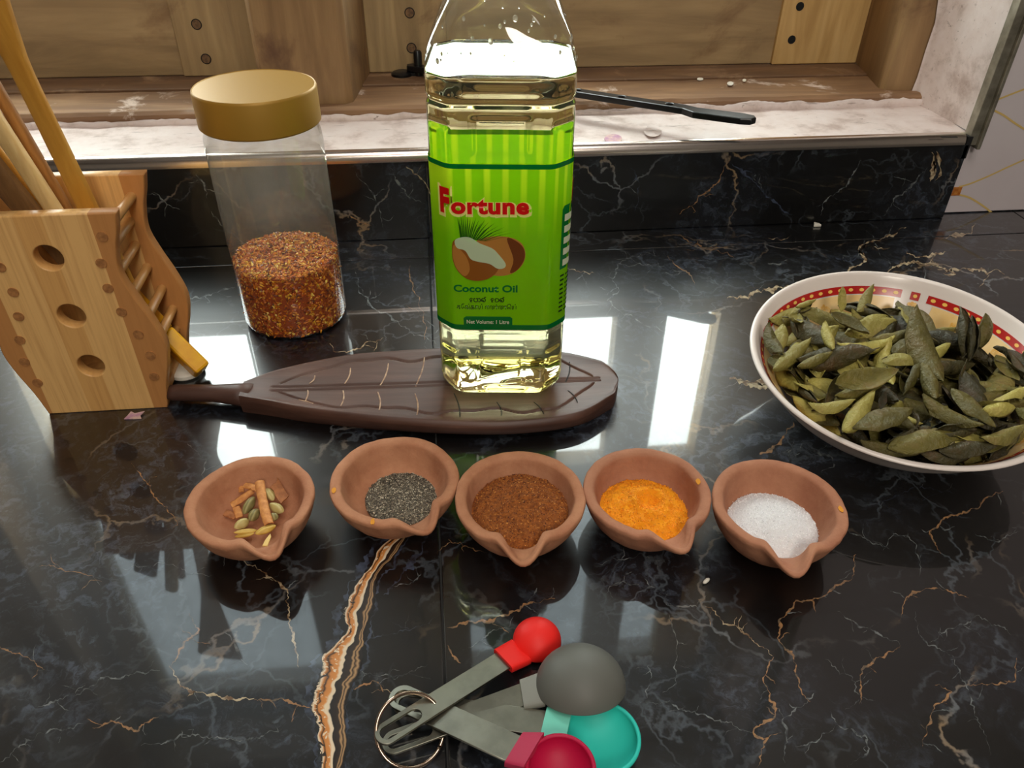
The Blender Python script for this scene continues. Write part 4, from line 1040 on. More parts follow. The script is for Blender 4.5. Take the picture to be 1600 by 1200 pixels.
# ------------------------------------------------------------------ clay lamps with spices
def bowl_rz(t):
    """profile r/R, z/H for t 0..1: base centre outside -> rim -> inside centre"""
    return None
def clay_bowl(cx, cy, R, H, spout, label, mat, seed, sp=.0085, tiltx=0, tilty=0):
    root = empty('clay_bowl', (cx, cy, 0), 0, label, 'clay bowl', 'clay lamp bowls holding spices')
    prof = [(0, .0), (.46, .0), (.54, .02), (.65, .10), (.81, .34), (.92, .60), (.985, .84), (1.0, .91), (1.0, .96), (.985, 1.0), (.935, 1.015), (.875, 1.0), (.835, .965), (.815, .90), (.785, .74), (.73, .52), (.65, .37), (.50, .26), (.30, .20), (.10, .185), (0, .185)]
    P = spline([Vector((r, z, 0)) for r, z in prof], 4); n = 120; rows = []
    for q in P:
        row = []
        for j in range(n):
            a = 2*PI*j/n; d = (a-spout+PI) % (2*PI)-PI
            g = math.exp(-(d/.20)**2); sh = math.exp(-(d/.42)**2)
            kz = smooth01(q.y, .45, 1.0)
            r = max(q.x, 0)*R*(1+.030*nz(math.cos(a)*1.5+seed, math.sin(a)*1.5, q.y)*kz+.010*nz(math.cos(a)*7+seed, math.sin(a)*7, q.y*2))
            r += (sp*g+.0022*sh)*kz*min(1, q.x*1.6)
            # pinch either side of the spout
            r -= .0022*math.exp(-((abs(d)-.42)/.13)**2)*kz*min(1, q.x*1.6)
            z = q.y*H*(1+.020*nz(math.cos(a)*2+seed, math.sin(a)*2, 5)*kz)-.0016*g*kz
            inner = q.x < .96 and q.y > .24 and P.index(q) > len(P)*.50
            if inner: z -= .0022*g*smooth01(q.y, .7, 1.0)
            x, y = r*math.cos(a), r*math.sin(a)
            row.append((x, y, z+(tiltx*x+tilty*y)*smooth01(q.y, .1, 1)))
        rows.append(row)
    mb = MB(); rings(mb, rows, False, False)
    mb.build('bowl', mat, root, smooth=True)
    def zin(rf):   # inside height at radius fraction rf
        return H*float(np.interp(rf, [0, .10, .30, .50, .65, .73, .785, .815], [.185, .185, .20, .26, .37, .52, .74, .90]))
    return root, zin
DI = {}
for key, cx, cy, R, H, px, py, lab, seed, sp in [
    ('d1', -.1095, .3110, .0345, .027, 425, 864, 'small terracotta lamp bowl holding cinnamon bark and cardamom, leftmost of the five', 1.3, .0100),
    ('d2', -.0318, .3200, .0362, .0265, 672, 832, 'small terracotta lamp bowl holding ground black pepper, spout chipped', 4.1, .0068),
    ('d3', .0375, .2990, .0360, .028, 818, 874, 'small terracotta lamp bowl heaped with brown curry powder, middle of the five', 7.7, .0098),
    ('d4', .1085, .2970, .0355, .027, 1068, 857, 'small terracotta lamp bowl holding bright orange turmeric', 9.2, .0080),
    ('d5', .1772, .2790, .0360, .028, 1243, 893, 'small terracotta lamp bowl holding white salt, beside the leaf bowl', 12.6, .0105)]:
    s = at(px, py, .026); ang = math.atan2(s.y-cy, s.x-cx)
    DI[key] = clay_bowl(cx, cy, R, H, ang, lab, MAT['clay'] if key in ('d1', 'd2', 'd3') else MAT['clay_dark'], seed, sp)+(cx, cy, R, ang)

def heap(key, name, fill_r, edge_z, top_h, mat, label, cat, ox=0, oy=0, seed=0, rough=.0006, fine=300, shape=None, grains=None):
    root, zin, cx, cy, R, ang = DI[key]
    e = MB(); n = 90; m_ = 44; rows = []
    def hz(x, y):
        r = math.hypot(x, y)/fill_r
        z = edge_z+top_h*(1-r*r)+rough*(nz(x*fine+seed, y*fine)+.6*nz(x*fine*2.3+seed, y*fine*2.3))
        if shape: z += shape(x, y)
        return z
    for i in range(m_+1):
        r = fill_r*1.0*i/m_; row = []
        for j in range(n):
            a = 2*PI*j/n; x, y = r*math.cos(a), r*math.sin(a); row.append((x, y, hz(x, y)-(.0012 if i == m_ else 0)))
        rows.append(row)
    o = rings(e, rows, False, False).build(name, mat, smooth=True); o.location = (cx+ox, cy+oy, 0)
    tag(o, label, cat, kind='stuff')
    if grains:
        cnt, size, cols, gm = grains; sp = []
        for i in range(cnt):
            r = fill_r*math.sqrt(nrs.rand()); a = nrs.rand()*2*PI; x, y = r*math.cos(a), r*math.sin(a)
            zi = zin(min(.86, math.hypot(x+ox, y+oy)/R)); z = hz(x, y)
            sp.append(((x, y, z), (0, 0, 1)))
        g = chips(sp, size, cols, seed+3, .9, (1, 1.5)).build('grains', gm, o, fixn=False); g['kind'] = 'stuff'
    return o
heap('d2', 'black_pepper', .0222, .0088, .0022, MAT['pepper_core'], 'coarse grey-black ground pepper in the second clay bowl', 'pepper', .004, .0025, 2, .0005, 400,
     grains=(3800, .00085, [S(120, 115, 102), S(82, 78, 70), S(36, 33, 30), S(190, 180, 158), S(150, 140, 118), S(216, 206, 182), S(56, 52, 46), S(140, 132, 116)], MAT['grains']))
heap('d3', 'curry_powder', .0282, .0175, .0050, MAT['brown_core'], 'dark orange-brown curry powder heaped in the middle clay bowl', 'spice powder', .0005, .0005, 5, .0011, 260,
     shape=lambda x, y: .0022*math.exp(-((x-.003)**2+(y-.006)**2)/.00018)+(-.0035*smooth01(math.hypot(x, y), .024, .03)),
     grains=(3600, .00095, [S(140, 74, 22), S(170, 98, 34), S(116, 56, 16), S(92, 42, 12), S(200, 132, 60), S(156, 88, 28), S(140, 74, 22)], MAT['grains']))
def scoop(x, y):
    d = math.hypot(x-.004, y-.002); a = -.0038*smooth01(.0085-d, 0, .006)
    return a+.0022*math.exp(-((d-.0095)/.0025)**2)*(1 if y > -.002 else .5)
heap('d4', 'turmeric_powder', .0252, .0122, .0058, MAT['turmeric'], 'bright orange turmeric powder with a spoon hollow in the fourth clay bowl', 'turmeric', -.001, -.0012, 8, .0011, 230, shape=scoop,
     grains=(1500, .0011, [S(240, 150, 6), S(232, 138, 2), S(246, 160, 14)], MAT['grains']))
heap('d5', 'salt', .0248, .0125, .0068, MAT['salt'], 'heap of fine white salt in the rightmost clay bowl', 'salt', -.001, -.0012, 11, .0004, 500,
     grains=(2600, .00075, [S(246, 245, 246), S(236, 234, 238), S(250, 250, 250)], MAT['grains']))

MAT['smear'] = M('turmeric_smear', S(214, 142, 30), .8)
for key, a_, rr, nx_ in (('d2', 3.35, .93, 1), ('d4', .12, .86, 1), ('d5', -.25, .90, 1), ('d2', 4.4, .95, 1)):
    root, zin, cx, cy, R_, ang = DI[key]; c_ = Vector((R_*rr*math.cos(a_), R_*rr*math.sin(a_), .030))
    bo = [o for o in root.children if o.name.startswith('bowl')][0]; hit, loc_, nrm_, _ = bo.ray_cast(c_+Vector((0, 0, .02)), Vector((0, 0, -1)))
    if hit:
        t_ = nrm_.cross(Vector((0, 1, .2))).normalized(); u_ = nrm_.cross(t_); pts = [loc_+nrm_*.00025+(t_*math.cos(w_)*.0012+u_*math.sin(w_)*.0022)*(1+.35*nz(w_*2, a_)) for w_ in [2*PI*j/12 for j in range(12)]]
        MB().prism(pts, nrm_*.0002).build('smear', MAT['smear'], root)
# cinnamon and cardamom in the first bowl
def zb(px, py, z): return at(px, py, z)
def bark(name, pts, w, z0, z1, label, mat='cinnamon', curl=.5, th=.0007):
    """a curled strip of bark following pixel points"""
    n = len(pts); P = spline([at(px, py, z0+(z1-z0)*i/(n-1)) for i, (px, py) in enumerate(pts)], 5); o0 = P[len(P)//2].copy()
    rows = []; K = 7
    for i, p in enumerate(P):
        t = (P[min(i+1, len(P)-1)]-P[max(i-1, 0)]).normalized(); s = t.cross(Vector((0, 0, 1))).normalized(); u = s.cross(t)
        ww = w*(1+.18*nz(i*.9, w*999)+.1*nz(i*2.1, 3))
        top_ = []; bot = []
        for j in range(K):
            a = -curl+2*curl*j/(K-1); r = ww/2/max(.2, math.sin(min(curl, PI/2)))
            q = p+s*(math.sin(a)*r)+u*(math.cos(a)*r-r*math.cos(curl)*.6-r*.4+.0004*nz(i*1.7, j*1.3))
            top_.append(q-o0); bot.append(q-u*th-o0)
        rows.append(top_+bot[::-1])
    mb = MB(); k = 2*K; mb.add([q for r in rows for q in r], [(i*k+j, i*k+(j+1) % k, (i+1)*k+(j+1) % k, (i+1)*k+j) for i in range(len(rows)-1) for j in range(k)])
    mb.f.append(tuple(range(k))); mb.f.append(tuple((len(rows)-1)*k+j for j in reversed(range(k))))
    o = mb.build(name, MAT[mat], auto=60); o.location = o0; return tag(o, label, 'cinnamon', 'spices in the first clay bowl')
bark('cinnamon_piece', [(405, 752), (408, 770), (413, 795), (420, 818)], .0052, .0225, .0185, 'long upright strip of cinnamon bark lying across the pods', 'cinnamon', 1.0)
bark('cinnamon_piece', [(382, 757), (395, 760), (409, 767)], .0038, .0185, .0205, 'short pale cinnamon strip lying crosswise under the top of the long strip')
bark('cinnamon_piece', [(394, 765), (378, 777), (361, 788)], .0045, .0175, .0125, 'orange cinnamon strip slanting down to the left of the pods', 'cinnamon', .8)
bark('cinnamon_piece', [(376, 757), (377, 768)], .0028, .0150, .0150, 'small upright cinnamon chip behind the slanting strip')
bark('cinnamon_piece', [(369, 792), (374, 808)], .0040, .0125, .0115, 'short orange cinnamon piece beside the greenest pod')
bark('cinnamon_piece', [(351, 800), (360, 803), (369, 807)], .0042, .0120, .0108, 'dull brown cinnamon sliver furthest left in its bowl', 'cinnamon_dark')
pts = [(434, 747), (440, 757), (446, 768), (452, 775), (448, 780), (443, 784), (440, 788), (435, 783), (431, 776), (428, 768), (422, 763), (427, 758), (432, 755)]
P = [at(px, py, .0185-.00006*(py-747)*1.0) for px, py in pts]; c0 = sum(P, Vector())/len(P)
o = MB().prism([p-c0 for p in P], (0, -.0003, .0010)).build('cinnamon_piece', MAT['cinnamon_dark'], bevel=.0002); o.location = c0; tag(o, 'flat jagged square of brown cinnamon bark against the right wall of its bowl', 'cinnamon', 'spices in the first clay bowl')
def pod_obj(px0, py0, px1, py1, z, w, mat, label, flat=1.0, split=False):
    a, b = at(px0, py0, z), at(px1, py1, z); c = (a+b)/2; L_ = (b-a).length; ang = math.atan2(b.y-a.y, b.x-a.x); n = 20; rows = []
    for i in range(19):
        u = i/18; r = w/2*math.sin(PI*min(1, max(0, u)))**.62*(1+.12*(u-.5)); 
        row = []
        for j in range(n):
            t = 2*PI*j/n; rr = r*(1+.07*math.cos(3*t)+.02*math.cos(12*t)); row.append(((u-.5)*L_, rr*math.cos(t), rr*math.sin(t)*flat))
        rows.append(row)
    o = rings(MB(), rows, True, True).build('cardamom_pod', MAT[mat], smooth=True); o.location = c; o.rotation_euler = (rnd.uniform(-.3, .3), rnd.uniform(-.15, .15), ang)
    return tag(o, label, 'cardamom pod', 'spices in the first clay bowl')
pod_obj(380, 802, 398, 777, .0155, .0056, 'pod_green', 'long grey-green cardamom pod left of the upright cinnamon strip')
pod_obj(391, 814, 403, 795, .0145, .0058, 'pod_green', 'plump olive cardamom pod partly under the upright cinnamon strip')
pod_obj(366, 826, 389, 811, .0125, .0058, 'pod_pale', 'pale plump cardamom pod at the lower left of the heap')
pod_obj(416, 764, 427, 781, .0150, .0052, 'pod_pale', 'pale cardamom pod at the top beside the brown bark square')
pod_obj(421, 788, 443, 799, .0150, .0056, 'pod_pale', 'pale cardamom pod pointing at the right wall of its bowl')
pod_obj(424, 803, 432, 812, .0145, .0048, 'pod_green', 'small dark cardamom pod half hidden right of the upright cinnamon strip')
pod_obj(365, 833, 402, 828, .0140, .0032, 'pod_yellow', 'thin split yellow cardamom husk at the front of the heap', .6)
pod_obj(366, 838, 398, 834, .0130, .0032, 'pod_yellow', 'lowest curled tan cardamom husk at the front wall of its bowl', .6)
pod_obj(399, 836, 431, 819, .0165, .0062, 'pod_yellow', 'open yellow-green cardamom husk leaning beside the spout', .55)
c0 = at(416, 847, .0235); o = MB().prism([(-.0015, -.003, 0), (.0012, -.0032, 0), (.0022, .003, 0), (.0014, .0052, 0), (-.0006, .001, 0)], (0, 0, .0008)).build('husk_chip', MAT['chip'], bevel=.0002); o.location = c0; tag(o, 'pale cream husk chip lying in the spout of the first bowl', 'chip')

# ------------------------------------------------------------------ big bowl with curry leaves
BX, BY, BR, BH = .2930, .3760, .0950, .0500
tgx, tgy = .047, .095     # the rim leans towards the viewer
bowl = empty('melamine_bowl', (BX, BY, 0), 0, 'wide white melamine bowl with red and yellow printed border full of dried leaves', 'bowl')
def sh(x, y, z): return (x, y, z*(1+(tgx*x+tgy*y)/BH))
prof = [(0, .004), (.040, .004), (.041, 0), (.046, 0), (.047, .004), (.060, .010), (.076, .024), (.088, .040), (.0945, .0485), (.0955, .0500), (.0950, .0512), (.0935, .0515), (.0920, .0508), (.0905, .0488), (.0860, .0420), (.0740, .0275), (.058, .0135), (.045, .0085), (.020, .0070), (0, .0068)]
PB = spline([Vector((r, z, 0)) for r, z in prof], 4); n = 160
rings(MB(), [[sh(max(q.x, 0)*math.cos(2*PI*j/n), max(q.x, 0)*math.sin(2*PI*j/n), q.y) for j in range(n)] for q in PB], False, False).build('bowl_body', MAT['ceramic'], bowl, smooth=True)
def inner(t, a, off=.0003):
    """point on the inside wall, t = height fraction measured as z"""
    zs = [.0135, .0275, .0420, .0488, .0508]; rs = [.058, .074, .086, .0905, .0920]
    r = float(np.interp(t, zs, rs))-off; return sh(r*math.cos(a), r*math.sin(a), t+off*.5)
def ring_print(a0, a1, z0, z1, name, mat, off=.0003):
    k = max(3, int(abs(a1-a0)/.03)); MB().grid([[inner(z0, a, off), inner((z0+z1)/2, a, off), inner(z1, a, off)] for a in np.linspace(a0, a1, k+1)]).build(name, MAT[mat], bowl, fixn=False, smooth=True)
# angles: 0 = +x; the white gap with its small red square sits at the far side
G0 = at(1432, 462, .05); ga = math.atan2(G0.y-BY, G0.x-BX)
for g in range(4):
    c_ = ga+g*PI/2
    ring_print(c_+.115, c_+PI/2-.085, .0408, .0448, 'red_band', 'red_print'); ring_print(c_-.025, c_+.045, .0408, .0448, 'red_square', 'red_print')
    ring_print(c_+.16, c_+PI/2-.14, .0270, .0402, 'yellow_band', 'cream_print', .00025)
    ring_print(c_+.18, c_+PI/2-.16, .0240, .0256, 'thin_line', 'orange_print'); ring_print(c_+.16, c_+PI/2-.14, .0262, .0282, 'thin_line', 'grey_print')
    mb = MB()
    def blob(a, z, ra, rz_, off=.0005, mb_=None, n_=12):
        q = [inner(z+rz_*math.sin(2*PI*i/n_), a+ra*math.cos(2*PI*i/n_), off) for i in range(n_)]; (mb_ or mb).add(q, [tuple(range(n_))])
    kk = 15
    for i in range(kk): blob(c_+.115+(PI/2-.20)*(i+.5)/kk, .0428, .020, .0009)
    blob(c_+.01, .0428, .016, .0009)
    mb.build('band_dots', MAT['dot_print'], bowl, fixn=False); mo = MB()
    for i in range(3):
        ac = c_+.35+i*.42
        for u in range(16):
            w_ = u*.5; rr = .018+.008*u/3; blob(ac+rr*math.cos(w_)*.9, .0340+rr*math.sin(w_)*.045, .013, .0009, .00055, mo, 8)
    for u in range(9): blob(c_+.01+.035*math.cos(u*.7)*(u > 0), .0375+.0017*math.sin(u*.7)*(u > 0), .016, .0009, .0005, mo, 8)
    mo.build('printed_flowers', MAT['orange_print'], bowl, fixn=False)

# one leaf, unit length along +x, rolled round its midrib
def leaf_mesh(curl, bend, width, seed, twist=0.0):
    NXL, NYL = 14, 9; topv = []; 
    for i in range(NXL+1):
        u = i/NXL; w = width*(math.sin(PI*min(1, u**.9))**.62)*(.8+.2*math.sin(PI*u))+.004
        row = []
        for j in range(NYL):
            t = -1+2*j/(NYL-1); a = curl*t*(1+.25*nz(u*3, seed)); r = w/2/max(curl, .15)
            y = r*math.sin(a); z = r*(1-math.cos(a))
            z += .035*nz(u*5+seed, t*2)+.012*nz(u*14, t*6+seed); x = u-.5+.02*nz(t*2, seed)
            ph = bend*(u-.5); zz_ = z+bend*.5*((u-.5)**2)*2
            tw = twist*(u-.5); y, zz_ = y*math.cos(tw)-zz_*math.sin(tw), y*math.sin(tw)+zz_*math.cos(tw)
            row.append(Vector((x, y, zz_)))
        topv.append(row)
    mb = MB(); mb.grid(topv); off = Vector((0, 0, -.007)); n0 = len(mb.v)
    mb.grid([[p+off for p in r] for r in topv]); k = NYL
    mb.f = mb.f[:NXL*(k-1)]+[q[::-1] for q in mb.f[NXL*(k-1):]]
    for i in range(NXL):
        mb.f += [(i*k, (i+1)*k, n0+(i+1)*k, n0+i*k), (i*k+k-1, n0+i*k+k-1, n0+(i+1)*k+k-1, (i+1)*k+k-1)]
    return mb.mesh('leaf', True)
LM = {}
for mi, mk in enumerate(('leaf_pale', 'leaf_olive', 'leaf_dark')):
    LM[mk] = []
    for s_ in range(7):
        me = leaf_mesh([.5, 1.1, 1.8, 2.4, .8, 1.5, 2.8][s_], [.15, .3, -.2, .1, .5, -.35, .2][s_], [.40, .46, .54, .60, .42, .50, .66][s_], s_*3.7+mi*11, [.3, -.5, .2, .4, -.2, .6, 0][s_])
        me.materials.append(MAT[mk]); LM[mk].append(me)
lstem = MB().tube([(-.50, 0, .004), (-.56, .01, .01), (-.62, .02, .03)], [.012, .010, .008], 6).mesh('leaf_stalk', True); lstem.materials.append(MAT['leaf_stem'])
LG = 'dried curry leaves in the melamine bowl'
LAB = {'leaf_pale': 'pale green dried curled curry leaf in the white bowl heap', 'leaf_olive': 'olive green dried curled curry leaf in the white bowl heap', 'leaf_dark': 'dark brown-green dried curled curry leaf in the white bowl heap'}
RIN = ([.0068, .0070, .0085, .0135, .0275, .0420, .0488, .0508, .0515], [.012, .020, .045, .058, .074, .086, .0905, .092, .0945])
def inside(o):
    """nudge a leaf up and inwards until it clears the wall of the bowl"""
    co = [v.co.copy() for v in o.data.vertices][::3]
    for it in range(14):
        mw = Matrix.LocRotScale(o.location, o.rotation_euler, o.scale); worst = 0; up = 0; wv = None
        for c in co:
            p = mw @ c; x, y = p.x-BX, p.y-BY; z0 = p.z/(1+(tgx*x+tgy*y)/BH); r = math.hypot(x, y)
            if z0 < .0515:
                e = r-float(np.interp(z0, *RIN))+.0014
                if e > worst: worst = e; wv = (x/r, y/r)
        if worst <= 0: break
        k = min(worst, .004); o.location = (o.location.x-wv[0]*k*.7, o.location.y-wv[1]*k*.7, o.location.z+k*.45)
def put_leaf(loc, rot, length, mk, var, label=None, stem=False):
    o = bpy.data.objects.new('curry_leaf', LM[mk][var]); COL.objects.link(o); o.location = loc; o.rotation_euler = rot; o.scale = (length,)*3
    tag(o, label or LAB[mk], 'leaf', LG)
    inside(o)
    if stem:
        s_ = bpy.data.objects.new('stalk', lstem); COL.objects.link(s_); s_.parent = o
    return o
lr_ = random.Random(23)
def binner_z(r): return float(np.interp(r, [0, .02, .045, .058, .074, .086, .0905], [.0068, .007, .0085, .0135, .0275, .042, .0488]))
def mound(x, y):
    r = math.hypot(x, y); a = math.atan2(y, x)
    back = smooth01(math.cos(a-1.0), .2, .95)      # the far right stays lower, wall showing
    h = .058-.005*(r/.08)**2-.020*back*smooth01(r, .03, .085)
    return h
cnt = 0; tries = 0
while cnt < 190 and tries < 4000:
    tries += 1
    a = lr_.random()*2*PI; r = .080*math.sqrt(lr_.random()); x, y = r*math.cos(a), r*math.sin(a)
    back = smooth01(math.cos(a-1.0), .3, .95)
    if back > .4 and r > .060: continue
    lay = lr_.random()**.6
    z = max(binner_z(r)+.006, mound(x, y)*lay+.006*(1-lay)+binner_z(r)*.35*(1-lay))
    z = max(z, binner_z(r)+.005); X, Y, Z = sh(x, y, z)
    ln_ = lr_.uniform(.030, .050); yaw = lr_.random()*2*PI
    if r > .062: yaw = a+PI/2+lr_.uniform(-.5, .5); ln_ *= .85
    mk = lr_.choices(('leaf_pale', 'leaf_olive', 'leaf_dark'), (.26, .40, .34) if x < .01 else (.10, .36, .54))[0]
    sec_ = ('far right', 'far', 'far left', 'left', 'front left', 'front', 'front right', 'right')[int(((a-PI/8) % (2*PI))/(PI/4))]
    lab_ = {'leaf_pale': 'pale green', 'leaf_olive': 'olive green', 'leaf_dark': 'dark brown-green'}[mk]+' dried curry leaf '+('in the middle of the heap' if r < .028 else ('halfway to the '+sec_+' rim' if r < .058 else 'close to the '+sec_+' rim'))
    vr = lr_.randrange(7); lab_ = ('small ' if ln_ < .035 else 'long ' if ln_ > .043 else '')+('nearly flat ', 'cupped ', 'curled ', 'rolled ', 'shallow-cupped ', 'half-curled ', 'tightly rolled ')[vr]+lab_
    put_leaf((BX+X, BY+Y, Z), (lr_.uniform(-.9, .9)+(PI if lr_.random() < .6 else 0), lr_.uniform(-.35, .35), yaw), ln_, mk, vr, lab_, lr_.random() < .3)
    cnt += 1
def leaf_px(a, b, za, zb_, mk, var, roll=0.0, label=None, stem=False):
    def lean_(px, z):      # heights are meant above a level rim; follow its lean
        p = at(*px, z)
        for _ in range(4): p = at(*px, z*(1+(tgx*(p.x-BX)+tgy*(p.y-BY))/BH*.8))
        return p
    A_, B_ = lean_(a, za), lean_(b, zb_); d_ = B_-A_; L_ = d_.length
    q = d_.to_track_quat('X', 'Z').to_matrix().to_4x4() @ Matrix.Rotation(roll, 4, 'X')
    return put_leaf((A_+B_)/2, q.to_euler(), L_, mk, var, label, stem)
for args in [
    ((1208, 574), (1268, 524), .056, .060, 'leaf_pale', 6, PI, 'thick pale rolled curry leaf lying against the left rim of the bowl'),
    ((1340, 490), (1364, 446), .052, .062, 'leaf_pale', 5, PI, 'pale curled curry leaf standing up at the far rim of the bowl', True),
    ((1312, 488), (1316, 448), .050, .062, 'leaf_pale', 1, .2, 'broad pale curry leaf standing behind, left of the standing pale curl', True),
    ((1470, 600), (1428, 482), .058, .072, 'leaf_olive', 2, PI, 'long brownish curry leaf pointing steeply up in the middle of the heap'),
    ((1503, 560), (1499, 480), .056, .074, 'leaf_dark', 3, .3, 'darkest upright curry leaf near the back of the heap'),
    ((1512, 565), (1516, 494), .056, .070, 'leaf_dark', 6, .3, 'narrow dark upright curry leaf touching the darkest upright one'),
    ((1522, 552), (1543, 488), .056, .070, 'leaf_olive', 2, .4, 'pointed upright olive curry leaf nearest the yellow border', True),
    ((1440, 520), (1500, 508), .050, .050, 'leaf_pale', 6, PI, 'green rolled curry leaf lying flat at the back of the heap'),
    ((1332, 666), (1428, 636), .062, .062, 'leaf_olive', 0, PI, 'long flat grey-green curry leaf at the front of the heap'),
    ((1392, 690), (1508, 668), .060, .060, 'leaf_olive', 4, PI, 'broadest two-tone curry leaf lying near the front rim'),
    ((1488, 602), (1560, 662), .064, .062, 'leaf_olive', 1, PI, 'long dark green curry leaf sloping down to the front right'),
    ((1535, 645), (1604, 606), .060, .062, 'leaf_pale', 2, PI, 'large tan rolled curry leaf at the right end of the heap'),
    ((1440, 620), (1535, 668), .060, .060, 'leaf_olive', 2, PI, 'long brown-green curry leaf crossing under the dark sloping one'),
    ((1300, 606), (1400, 586), .060, .062, 'leaf_olive', 4, .3, 'curry leaf with a yellow-green edge across the middle left'),
    ((1305, 615), (1385, 592), .058, .060, 'leaf_olive', 6, PI, 'rolled olive curry leaf just below the yellow-edged leaf'),
    ((1262, 636), (1334, 628), .060, .060, 'leaf_pale', 5, PI, 'bright yellow-green curled curry leaf near the front left rim'),
    ((1317, 672), (1368, 608), .062, .062, 'leaf_pale', 3, PI, 'fat pale green rolled curry leaf slanting at the front left'),
    ((1375, 640), (1383, 612), .062, .068, 'leaf_dark', 0, .2, 'small brown pointed curry leaf sticking up at the front'),
    ((1298, 492), (1356, 526), .060, .060, 'leaf_olive', 1, .1, 'silvery shiny curry leaf in the upper left of the heap'),
    ((1290, 500), (1302, 545), .060, .060, 'leaf_pale', 3, PI, 'tan rolled curry leaf below the shiny one'),
    ((1243, 478), (1276, 465), .054, .056, 'leaf_pale', 6, PI, 'pale tube-like curry leaf by the far left rim'),
    ((1198, 508), (1222, 556), .056, .056, 'leaf_olive', 5, PI, 'olive curry leaf along the left rim'),
    ((1246, 570), (1302, 546), .060, .060, 'leaf_olive', 6, PI, 'rolled dull-green curry leaf right of the thick pale one'),
    ((1398, 545), (1450, 520), .060, .058, 'leaf_olive', 4, PI, 'curry leaf with pale green rim in the centre back'),
    ((1445, 545), (1465, 620), .062, .062, 'leaf_olive', 6, PI, 'mottled narrow curry leaf under the long brownish one'),
    ((1500, 590), (1510, 560), .060, .070, 'leaf_dark', 0, 1.2, 'round reddish-brown curry leaf in front of the uprights'),
    ((1555, 560), (1590, 600), .052, .052, 'leaf_olive', 4, .2, 'pale underside curry leaf at the right edge of the bowl wall'),
    ((1345, 686), (1440, 706), .053, .053, 'leaf_olive', 3, PI, 'grey-brown rolled curry leaf along the front rim'),
    ((1430, 706), (1530, 704), .052, .052, 'leaf_dark', 2, PI, 'brown curry leaf nearest the front rim'),
    ((1470, 700), (1560, 688), .058, .058, 'leaf_dark', 1, PI, 'dark green curry leaf at the front right'),
    ((1530, 690), (1600, 668), .058, .058, 'leaf_olive', 5, PI, 'green curry leaf touching the right front rim'),
]: leaf_px(*args)

# ------------------------------------------------------------------ measuring spoons on a ring
def slot(x0, x1, r, n=10):
    p = [(x0+r*math.cos(PI/2+PI*i/n), r*math.sin(PI/2+PI*i/n)) for i in range(n+1)]+[(x1+r*math.cos(-PI/2+PI*i/n), r*math.sin(-PI/2+PI*i/n)) for i in range(n+1)]
    return p
def mspoon(label, end, neck, bowlc, R, up, ms, ml, w=.0115, depth=.62, zend=.002, zneck=.004, tilt=0.0):
    """end: far tip of the steel handle, neck: where it enters the silicone, bowlc: bowl centre at the rim plane"""
    E_, N_, C_ = Vector(end), Vector(neck), Vector(bowlc)
    o = empty('measuring_spoon', (C_.x, C_.y, 0), 0, label, 'measuring spoon', 'measuring spoons on the steel ring')
    d = N_-E_; Lh = d.length; rot = d.to_track_quat('X', 'Z').to_matrix().to_4x4()
    ol = [(-.002, 0)]
    ol = []
    r = w/2
    for i in range(13): a = PI/2+PI*i/12; ol.append((r+r*math.cos(a), r*math.sin(a)))
    ol += [(Lh+.003, -r), (Lh+.003, r)]
    hole = slot(r, r+.014, r*.58)[::-1]
    me = plate([ol, hole], .0014, .0002); me.transform(Matrix.Translation(E_-Vector((C_.x, C_.y, 0))) @ rot)
    h = link('handle', me, MAT['steel'], o); h['label'] = 'slotted steel handle'
    # silicone sleeve round the neck
    g = C_-N_; k0 = N_-Vector((C_.x, C_.y, 0)); dirn = Vector((g.x, g.y, 0)).normalized(); sd = Vector((-dirn.y, dirn.x, 0)); top_ = rot.to_3x3() @ Vector((0, 0, 1))
    gl = Vector((g.x, g.y, 0)).length-R*.86; rows = []
    for i in range(5):
        u = i/4; c = k0+dirn*(gl*u)+Vector((0, 0, (C_.z-N_.z)*u)); ww = (w/2+.0016)*(1+.10*u); t_ = .0025
        rows.append([c+sd*ww*math.copysign(abs(math.cos(a))**.35, math.cos(a))+Vector((0, 0, .0007+t_*math.copysign(abs(math.sin(a))**.35, math.sin(a)))) for a in [2*PI*j/20 for j in range(20)]])
    mb = rings(MB(), rows, True, True); mb.build('neck', MAT[ml], o, auto=45)
    # hemispherical cup with wall thickness
    th = .0017; prof = []
    for i in range(15):
        a = PI/2*i/14; prof.append((R*math.sin(a), -R*depth*2*.5*(math.cos(a))*1.0))
    prof += [(R, .0004), (R-th*.5, .0009), (R-th, .0004)]
    for i in range(15):
        a = PI/2*(1-i/14); prof.append(((R-th)*math.sin(a), -(R*depth-th)*math.cos(a)))
    s_ = 1 if up else -1
    mb = MB(); n = 72; rows = [[(r_*math.cos(2*PI*j/n), r_*math.sin(2*PI*j/n), z*s_) for j in range(n)] for r_, z in prof]
    rings(mb, rows, False, False); c = mb.build('cup', MAT[ms], o, smooth=True); c.location = (0, 0, C_.z); c.rotation_euler = (tilt, 0, 0)
    return o
q = at
mspoon('grey silicone measuring spoon lying dome up, the biggest of the ring', q(598, 1168, .003), q(815, 1088, .0085), q(907, 1071, .0115), .0204, False, 'sil_grey', 'sil_grey_light', depth=.86, w=.0108, tilt=-.40)
mspoon('teal silicone measuring spoon lying cup up beside the grey dome', q(616, 1098, .003), q(849, 1132, .0095), q(940, 1151, .0116), .0168, True, 'sil_teal', 'sil_teal_light', depth=.66, w=.0118)
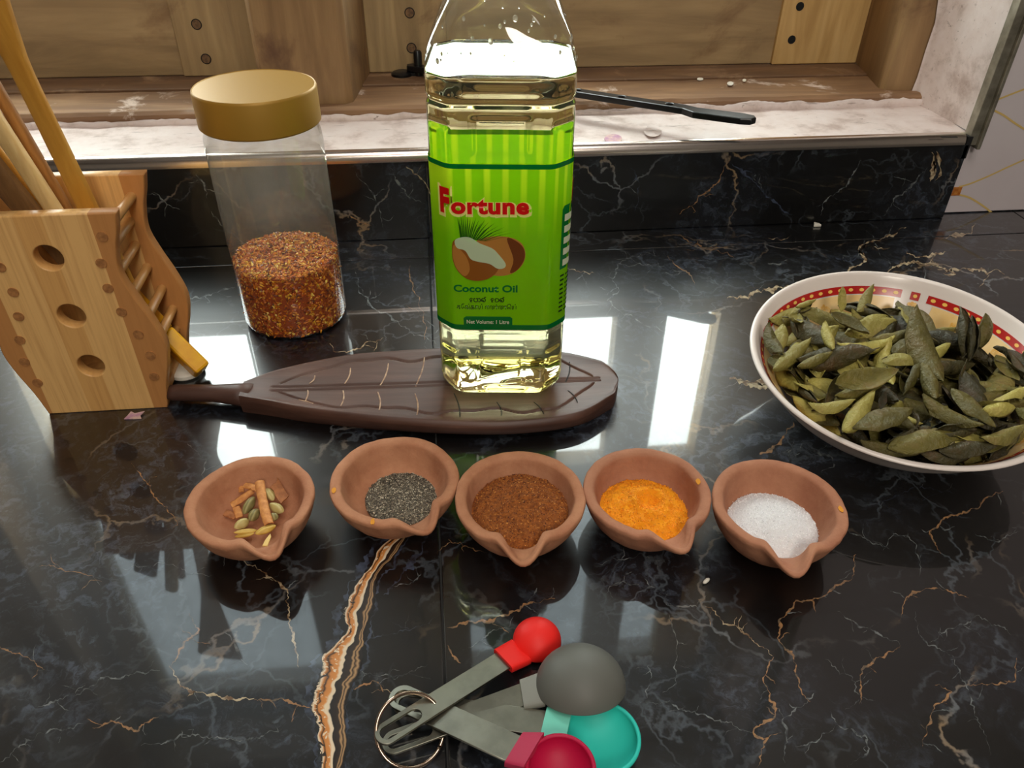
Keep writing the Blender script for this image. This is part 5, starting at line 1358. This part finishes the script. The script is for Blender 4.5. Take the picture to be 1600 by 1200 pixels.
mspoon('magenta silicone measuring spoon lying cup up, nearest of the ring', q(612, 1084, .0045), q(803, 1172, .0130), q(876, 1200, .0205), .0144, True, 'sil_mag', 'sil_mag_light', depth=.80, w=.0125)
mspoon('bright red silicone measuring spoon lying dome up, smallest of the ring', q(588, 1158, .0125), q(786, 1034, .0070), q(839, 1001, .0035), .0119, False, 'sil_red', 'sil_red', depth=.85, w=.0104)
rg = empty('key_ring', (0, 0, 0), 0, 'split steel ring holding the measuring spoon handles together', 'ring')
c_ = q(641, 1140, .0085); r_ = .0150; path = []
e1 = Vector((.90, -.22, -.42)).normalized(); e2 = (Vector((.2, .85, .40))-e1*Vector((.2, .85, .40)).dot(e1)).normalized()
for i in range(96): 
    a = 2*PI*i/48; path.append(c_+e1*r_*math.cos(a)+e2*r_*math.sin(a)+e1.cross(e2)*(.0009*i/96))
rg.location = (c_.x, c_.y, 0); MB().tube([p-Vector((c_.x, c_.y, 0)) for p in path], .0009, 8).build('wire', MAT['ring_steel'], rg, smooth=True)

# ------------------------------------------------------------------ crumbs on the worktop
p = at(1103, 910, 0); o = MB().tube([(-.0022, .001, .0012), (-.001, .0004, .0013), (.001, -.0004, .0013), (.0022, -.001, .0012)], [.0005, .0011, .0011, .0005], 10).build('rice_grain', MAT['crumb_white'], smooth=True); o.location = p; o.rotation_euler = (0, 0, 1.0); tag(o, 'single white grain lying alone on the worktop in front of the salt bowl', 'grain')
p = at(210, 652, 0); o = MB().prism([(-.006, -.002, .0002), (.0055, -.0028, .0002), (.004, .0005, .0006), (.006, .004, .0012), (0, .0025, .001), (-.003, .0045, .0012), (-.0045, .001, .0005)], (0, 0, .0006)).build('paper_scrap', MAT['petal']); o.location = p; tag(o, 'tiny mauve scrap on the worktop in front of the utensil holder', 'scrap')
p = at(1275, 353, 0); o = MB().prism([(-.004, -.003, .0002), (.004, -.003, .0002), (.003, .001, .0002), (-.001, .004, .0002)], (0, 0, .0025)).build('plaster_crumb', MAT['crumb_white'], bevel=.0006); o.location = p; tag(o, 'small white plaster crumb at the foot of the backsplash', 'crumb')
